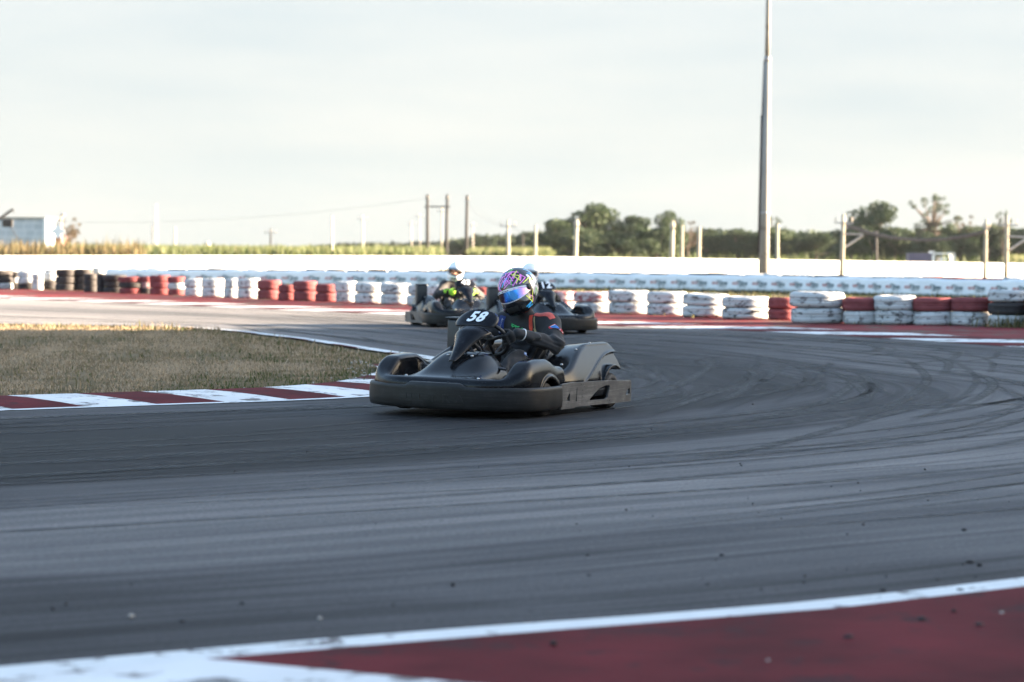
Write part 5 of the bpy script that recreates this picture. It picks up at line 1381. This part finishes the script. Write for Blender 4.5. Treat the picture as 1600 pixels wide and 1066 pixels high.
def shell_mesh(open_port):
    na, ne = 96, 60; V = []; A = []
    for i in range(na):
        az = -math.pi + 2 * math.pi * i / na
        low = -.86 if abs(az) < 1.2 else -.86 + .22 * ss(1.2, 2.6, abs(az))
        for j in range(ne + 1): A.append((az, low + (math.pi / 2 - low) * j / ne))
    A = np.array(A); dv, r = ray(A[:, 0], A[:, 1]); P = dv * r[:, None]
    Fc = []
    for i in range(na):
        for j in range(ne):
            k = (i + 1) % na; az = -math.pi + 2 * math.pi * (i + .5) / na; el = A[i * (ne + 1) + j, 1] + .01
            if open_port and abs(az) < AZM and vb(az) + .02 < el < vt(az) - .02: continue
            Fc.append((i * (ne + 1) + j, k * (ne + 1) + j, k * (ne + 1) + j + 1, i * (ne + 1) + j + 1))
    return mesh('helmet', P, Fc, True)
def frame_mesh(w_, off):
    mb = MB(); n_ = 40
    for lo, hi in ((lambda a: vb(a) - w_, lambda a: vb(a) + w_), (lambda a: vt(a) - w_, lambda a: vt(a) + w_)):
        P, Fc = hpatch(-AZM, AZM, lo, hi, n_, 2, off); mb.add(P, Fc)
    for s_ in (-1, 1):
        P, Fc = hpatch(min(s_ * AZM, s_ * (AZM - 2 * w_)), max(s_ * AZM, s_ * (AZM - 2 * w_)), vb, vt, 2, 8, off); mb.add(P, Fc)
    return mesh('visor_seal', mb.v, mb.f, True)
M_hblk = simple('black helmet lacquer', (.012, .012, .014), .16, 0, .2, 8, 0, .8)
M_hwht = simple('white helmet lacquer', (.78, .78, .78), .22, 0, .05, 6, 0, .6)
M_hsil = simple('silver trim and painted sunlight', (.62, .60, .64), .3, .35, .15, 10, 0, .5)
M_rubb = simple('rubber seal', (.02, .02, .02), .6)
M_hlin = simple('helmet lining', (.03, .03, .03), .9)
def neon(name, c): return simple(name, c, .35, 0, .08, 8, 0, .4)
M_pink = neon('pink stripe', (.80, .20, .66)); M_yel = neon('yellow stripe', (.80, .84, .08)); M_cyan = neon('blue stripe', (.06, .46, .90)); M_lime = neon('green stripe', (.20, .62, .10)); M_lil = neon('lilac stripe', (.50, .32, .66))
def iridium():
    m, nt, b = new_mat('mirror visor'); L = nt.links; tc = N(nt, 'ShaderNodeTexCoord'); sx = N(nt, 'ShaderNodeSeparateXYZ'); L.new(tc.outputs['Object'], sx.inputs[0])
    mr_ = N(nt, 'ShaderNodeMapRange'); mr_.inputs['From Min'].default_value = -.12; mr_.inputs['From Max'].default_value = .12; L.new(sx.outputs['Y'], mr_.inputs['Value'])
    r = ramp(nt, [(0, (.07, .04, .07)), (.34, (.09, .06, .12)), (.40, (.04, .24, .90)), (.76, (.06, .34, 1.0)), (.88, (.45, .26, .95)), (.95, (.85, .36, .78)), (1, (.9, .52, .55))]); L.new(mr_.outputs[0], r.inputs['Fac'])  # dark lower end of the ramp paints a reflection into the tint
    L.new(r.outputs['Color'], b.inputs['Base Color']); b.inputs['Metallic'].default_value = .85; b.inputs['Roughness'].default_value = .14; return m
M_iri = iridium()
def helmet(parent, J, RH, kind):
    sc_h = 1.12 if kind == 'mirror' else 1.04
    mw = Matrix.Translation(J['head']) @ Matrix([[RH[r][c] for c in range(3)] for r in range(3)]).to_4x4() @ Matrix.Scale(sc_h, 4)
    sh = shell_mesh(kind != 'mirror'); sh.materials.append(M_hblk if kind == 'mirror' else M_hwht)
    o = link('helmet', sh, parent); o.matrix_local = mw
    so_ = o.modifiers.new('thick', 'SOLIDIFY'); so_.thickness = .022; so_.offset = -1
    link('visor_seal', frame_mesh(.035 if kind == 'mirror' else .045, .004), o, M_rubb if kind != 'mirror' else M_hsil)
    if kind == 'mirror':
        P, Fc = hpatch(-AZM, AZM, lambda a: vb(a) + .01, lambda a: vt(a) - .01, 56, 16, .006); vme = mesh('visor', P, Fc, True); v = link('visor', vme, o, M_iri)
        mb = MB()
        # white film along the top of the visor with dark lettering blocks
        P, Fc = hpatch(-1.12, 1.12, lambda a: vt(a) - .085, lambda a: vt(a) - .012, 48, 3, .0075); mb.add(P, Fc, 0)
        for k, (a0, a1) in enumerate([(-.95, -.82), (-.80, -.70), (-.67, -.56), (-.53, -.44), (-.30, -.22), (-.20, -.10), (-.07, .0), (.02, .10), (.34, .42), (.56, .80)]):
            P, Fc = hpatch(a0, a1, lambda a: vt(a) - .070 + .008 * (k % 2), lambda a: vt(a) - .026, 3, 2, .0082); mb.add(P, Fc, 2 if k > 7 else 1)
        link('visor_strip', mesh('visor_strip', mb.v, mb.f, True, mb.m), v, [M_whtc, M_navy, M_pink])
        mb = MB(); P, Fc = hpatch(-.30, .30, lambda a: -.62, lambda a: -.40, 10, 6, .004); mb.add(P, Fc, 0)
        for s_ in (-1, 1): P, Fc = hpatch(min(s_ * .42, s_ * .62), max(s_ * .42, s_ * .62), lambda a: -.60, lambda a: -.46, 5, 3, .005); mb.add(P, Fc, 0)
        link('chin_vent', mesh('chin_vent', mb.v, mb.f, True), o, M_rubb)
        mb = MB()
        def stroke(pts, w_, mi_, off=.0022):
            pts = np.array(pts, float); n_ = 10
            for a, b_ in zip(pts[:-1], pts[1:]):
                P = []
                dd = b_ - a; L_ = np.hypot(*dd); nn = np.array([-dd[1], dd[0]]) / L_
                for i in range(n_ + 1):
                    c = a + dd * i / n_
                    for s_ in (-1, 1): P.append(c + nn * s_ * w_ / 2)
                P = np.array(P); dv, r = ray(P[:, 0], P[:, 1]); V = dv * (r + off + .0002 * mi_)[:, None]
                mb.add(V, [(2 * i, 2 * i + 1, 2 * i + 3, 2 * i + 2) for i in range(n_)], mi_)
        S = [([(.05, .62), (.30, .95), (.45, .66), (.22, .72)], .06, 0), ([(-.75, .45), (-.35, .62), (-.62, .80), (-.30, .98)], .07, 0), ([(-.50, .98), (.0, 1.05), (-.25, 1.22)], .06, 0), ([(-.28, .50), (-.10, .74), (.12, .88)], .055, 2), ([(-.45, .40), (-.52, .75)], .05, 2),
             ([(.55, .50), (.95, .80), (.60, .96), (1.1, 1.1)], .05, 1), ([(.70, .42), (1.25, .62), (1.0, .85)], .05, 0), ([(.9, .40), (1.5, .55), (1.3, .30), (1.75, .42)], .045, 1), ([(-1.0, .35), (-.85, .62), (-1.15, .85)], .06, 0), ([(-1.2, .30), (-1.05, .10), (-1.3, -.1)], .05, 1),
             ([(.80, -.20), (1.05, -.62), (1.35, -.12)], .055, 1), ([(1.05, -.30), (1.25, -.45), (1.15, -.62)], .05, 0), ([(.62, -.60), (.98, -.55), (.70, -.68), (1.05, -.70)], .05, 2), ([(-.8, -.3), (-1.05, -.6), (-1.3, -.25)], .05, 2), ([(-.55, -.45), (-.9, -.62)], .045, 0),
             ([(1.5, -.45), (1.7, -.1), (1.95, -.5)], .05, 3), ([(.1, 1.2), (.9, 1.3), (.5, 1.42)], .06, 3), ([(-.9, 1.1), (-.6, 1.3), (-1.4, 1.2)], .08, 0), ([(-.2, .70), (.2, 1.0)], .09, 0), ([(.5, .75), (.8, 1.02)], .09, 0), ([(-.7, .62), (-.45, .90)], .09, 0), ([(-.1, .55), (.05, .85)], .10, 0), ([(.15, 1.0), (.6, 1.15)], .12, 0), ([(-.9, .75), (-.7, 1.05)], .10, 0), ([(.85, .60), (1.1, .85)], .10, 0), ([(1.6, .75), (2.1, .55), (1.8, 1.0)], .05, 2), ([(-1.6, .6), (-2.0, .3), (-1.7, .9)], .05, 0),
             ([(-.35, .36), (-.75, .60), (-.95, .95)], .06, 0), ([(-.15, .95), (.25, .60), (.62, .98)], .055, 0), ([(-.60, .35), (-.20, .86)], .05, 0), ([(.45, 1.05), (.85, .55)], .05, 1), ([(-1.1, .55), (-.6, 1.05), (-.1, 1.3)], .06, 2), ([(.35, .42), (.75, .72), (.55, .45)], .05, 0), ([(-.05, 1.15), (.5, 1.2), (1.1, 1.0)], .08, 0), ([(2.2, .2), (2.6, .5), (2.9, .1)], .06, 0), ([(-2.2, .2), (-2.6, .5), (-2.9, .1)], .06, 2), ([(-.15, .42), (.18, .60), (.40, .45)], .045, 0), ([(.30, .48), (.36, .80)], .045, 3)]
        for pts, w_, mi_ in S: stroke(pts, w_, mi_)
        for a0, a1, lo, hi in ((1.36, 1.70, -.42, .30), (1.62, 2.05, -.55, -.05), (1.75, 2.3, .05, .55), (1.40, 1.62, .34, .62), (-1.75, -1.4, -.4, .25)):  # silver patches paint sunlight onto the sides of the helmet
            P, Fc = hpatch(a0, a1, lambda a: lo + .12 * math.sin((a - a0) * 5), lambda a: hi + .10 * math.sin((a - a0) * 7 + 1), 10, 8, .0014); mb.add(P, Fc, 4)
        link('helmet_stripes_sunlight', mesh('helmet_stripes_sunlight', mb.v, mb.f, True, mb.m), o, [M_pink, M_yel, M_cyan, M_lime, M_hsil])
        mb = MB()
        for s_ in (-1, 1):
            P, _ = hpatch(s_ * AZM, s_ * AZM + .001, lambda a: .12, lambda a: .121, 1, 1, .004); mb.lathe([(0, -.004), (.024, -.004), (.022, .006), (0, .008)], 18, 'y', P[0], closed=False)
        link('visor_pivot', mesh('visor_pivot', mb.v, mb.f, True), o, M_rubb)
    else:
        mb = MB(); P, Fc = hpatch(-1.2, 1.2, lambda a: vt(a) + .03, lambda a: vt(a) + .20, 40, 4, .006); mb.add(P, Fc, 0)
        link('visor', mesh('visor', mb.v, mb.f, True), o, simple('smoke visor raised', (.16, .20, .25), .12, 0, .1, 4, 0, .6))
        mb = MB(); P, Fc = hpatch(-.30, .30, lambda a: -.56, lambda a: -.44, 10, 4, .003); mb.add(P, Fc, 0); link('chin_vent', mesh('chin_vent', mb.v, mb.f, True), o, M_rubb)
    return o
def ribbon(f, pts, width, vdir, mi_, mb, off=.0055):
    P = catmull(pts, 18); t = np.gradient(P, axis=0); t /= np.linalg.norm(t, axis=1, keepdims=True); sd = np.cross(t, np.asarray(vdir, float)); sd /= np.linalg.norm(sd, axis=1, keepdims=True)
    V = np.stack([P + sd * width * k for k in np.linspace(-.5, .5, 9)], 1).reshape(-1, 3); V = onto(f, V, off)
    mb.add(V, [(i * 9 + k, i * 9 + k + 1, i * 9 + k + 10, i * 9 + k + 9) for i in range(len(P) - 1) for k in range(8)], mi_)
def hands(parent, J, angL, angR, mat, band=None):
    for s_, ang, up in (('L', angL, 1), ('R', angR, -1)):
        f, wr, back = glove_sdf(ang, J['el' + s_], up); O_ = hand_frame(ang)[0]
        v, q = nets(f, O_ - .16, O_ + .16, .0042); g_ = link('glove', mesh('glove', v, q, True), parent, mat)
        if band:
            mb = MB(); c0 = wr + back * .050; mb.tube([c0 - back * .0035, c0 + back * .0035], .0475, 24); link('cuff_band', mesh('cuff_band', mb.v, mb.f, True), g_, band)
def joints(lean, angL, angR, head, elL, elR):
    lx, ly = lean
    return dict(pelvis=(-.36, .01, .20), belly=(-.37 + lx * .3, .01 + ly * .4, .36), chest=(-.38 + lx * .7, ly * .9, .53), shL=(-.37 + lx, .205 + ly, .655), shR=(-.36 + lx, -.185 + ly, .655), neck=(-.37 + lx, ly, .70), head=head,
                elL=elL, elR=elR, wrL=tuple(wrist_of(angL)), wrR=tuple(wrist_of(angR)), hipL=(-.30, .10, .19), hipR=(-.30, -.10, .19), knL=(.10, .215, .40), knR=(.10, -.215, .40), anL=(.50, .15, .19), anR=(.50, -.15, .19), toeL=(.60, .16, .27), toeR=(.60, -.16, .27))
CAMD = np.array([.90, .44, .06])           # where the camera lies seen from kart 58
# driver of kart 58
aL, aR = .10, math.pi - .25
RH = rot_head(math.radians(0), math.radians(15), math.radians(17))
J = joints((.06, .085), aL, aR, (-.215, .06, .905), (-.17, .41, .505), (-.06, -.31, .50))
me, fb_ = make_body(J, RH, .0105, M_suit, .8)
d58 = link('person', me); d58.matrix_world = KM[58]
tag(d58, 'driver in black race suit and bright striped helmet steering kart 58', 'person')
helmet(d58, J, RH, 'mirror'); hands(d58, J, aL, aR, M_blk, M_whtc)
M_coral = fabric('coral panel', (.55, .09, .07)); SM = [M_orng, M_coral, M_gold]
def stripe(pts, w_, vd, mi_):
    m_ = MB(); ribbon(fb_, pts, w_, vd, 0, m_); link('suit_stripe', mesh('suit_stripe', m_.v, m_.f, True), d58, SM[mi_])
nk = np.array(J['neck']); sh_ = np.array(J['shL']); el_ = np.array(J['elL'])
stripe([nk + [.04, .07, .0], nk + [.09, .085, -.05], nk + [.12, .095, -.12], nk + [.12, .10, -.19]], .030, CAMD, 0)
stripe([nk + [.05, .10, .0], nk + [.10, .118, -.05], nk + [.125, .128, -.12]], .009, CAMD, 2)
stripe([nk + [.03, .09, .02], nk + [.03, .15, .01], sh_ + [.04, .01, .06], sh_ + [.06, .05, .04]], .045, (.4, .3, .9), 1)
stripe([(-.17, .21, .36), (-.19, .19, .30), (-.18, .17, .24)], .018, CAMD, 0); stripe([(-.19, .235, .36), (-.21, .215, .30), (-.20, .195, .24)], .018, CAMD, 0)
stripe([(-.04, .20, .40), (-.07, .215, .36), (-.09, .23, .31)], .05, CAMD, 0)
mb = MB(); pc = sh_ + (el_ - sh_) * .30 + np.array([.05, .06, .01]); ux = np.array([-.30, .62, -.72]); ux /= np.linalg.norm(ux); uy = np.cross(CAMD / np.linalg.norm(CAMD), ux)
for w_, h_, mi_, off, dx in ((.088, .064, 0, .005, 0), (.074, .050, 1, .0062, 0), (.040, .050, 2, .0072, -.012), (.016, .049, 3, .0080, .014), (.008, .049, 0, .0086, .030)):
    v, q = decal(fb_, pc + ux * dx, ux, uy, w_, h_, 20, 16, off); mb.add(v, q, mi_)
link('arm_badge', mesh('arm_badge', mb.v, mb.f, True, mb.m), d58, [M_redc, M_whtc, M_blue, M_navy])
mb = MB(); g0 = nk + np.array([.13, -.02, -.06])
for a, b_ in (((0, -.055, .02), (0, -.05, -.01)), ((0, -.05, -.01), (0, -.02, .0)), ((0, -.02, .0), (0, -.018, -.02)), ((0, -.03, .005), (0, .0, -.008)), ((0, .0, -.008), (0, .014, -.004)), ((0, .03, -.02), (0, .045, -.016)), ((0, .04, -.03), (0, .06, -.026)), ((0, -.06, .0), (0, -.035, .012))): ribbon(fb_, [g0 + a, (g0 + a + g0 + b_) / 2, g0 + b_], .009, CAMD, 0, mb)
link('chest_print', mesh('chest_print', mb.v, mb.f, True, mb.m), d58, [M_grn])
mb = MB()
for a, b_ in (((.11, .27, .44), (.07, .285, .43)), ((.07, .285, .43), (.075, .28, .40)), ((.02, .29, .41), (-.01, .29, .40)), ((-.02, .285, .42), (-.05, .28, .40)), ((-.05, .28, .41), (-.09, .27, .39))): ribbon(fb_, [np.array(a), (np.array(a) + b_) / 2, np.array(b_)], .013, CAMD, 0, mb)
link('leg_print', mesh('leg_print', mb.v, mb.f, True, mb.m), d58, [fabric('pale blue print', (.20, .28, .50))])
mb = MB(); ribbon(fb_, [nk + [.07, -.16, .0], nk + [.10, -.17, -.05], nk + [.10, -.17, -.12]], .05, CAMD, 0, mb); ribbon(fb_, [nk + [.10, -.155, -.01], nk + [.125, -.165, -.09]] + [nk + [.125, -.165, -.12]], .012, CAMD, 1, mb)
link('shoulder_panel', mesh('shoulder_panel', mb.v, mb.f, True, mb.m), d58, [M_navy, M_whtc])

# the two drivers behind share a build
aL2, aR2 = .05, math.pi - .05
for n_, yaw, rl, lab, gm in ((43, -20, -8, 'driver in white helmet, dark jacket and neon gloves steering kart 43', M_neon), (12, -30, -4, 'driver in white helmet with red collar half hidden behind the nearest driver', M_blk)):
    RH2 = rot_head(math.radians(yaw), math.radians(8), math.radians(rl)); J2 = joints((.04, .0), aL2, aR2, (-.28, -.01, .885), (-.10, .36, .50), (-.10, -.36, .50))
    me, f2_ = make_body(J2, RH2, .0135, M_jack, .8)
    d = link('person', me); d.matrix_world = KM[n_]; tag(d, lab, 'person'); helmet(d, J2, RH2, 'plain'); hands(d, J2, aL2, aR2, gm)
    if n_ == 12:
        nk = np.array(J2['neck']); mb = MB(); cd = (.94, -.34, .05)
        ribbon(f2_, [nk + [.05, .05, .02], nk + [.07, .11, .0], nk + [.05, .19, -.02]], .07, (.5, 0, .8), 0, mb); ribbon(f2_, [nk + [.10, .15, -.03], nk + [.08, .20, -.06], nk + [.05, .24, -.10]], .05, cd, 1, mb)
        link('collar', mesh('collar', mb.v, mb.f, True, mb.m), d, [M_redc, M_whtc])
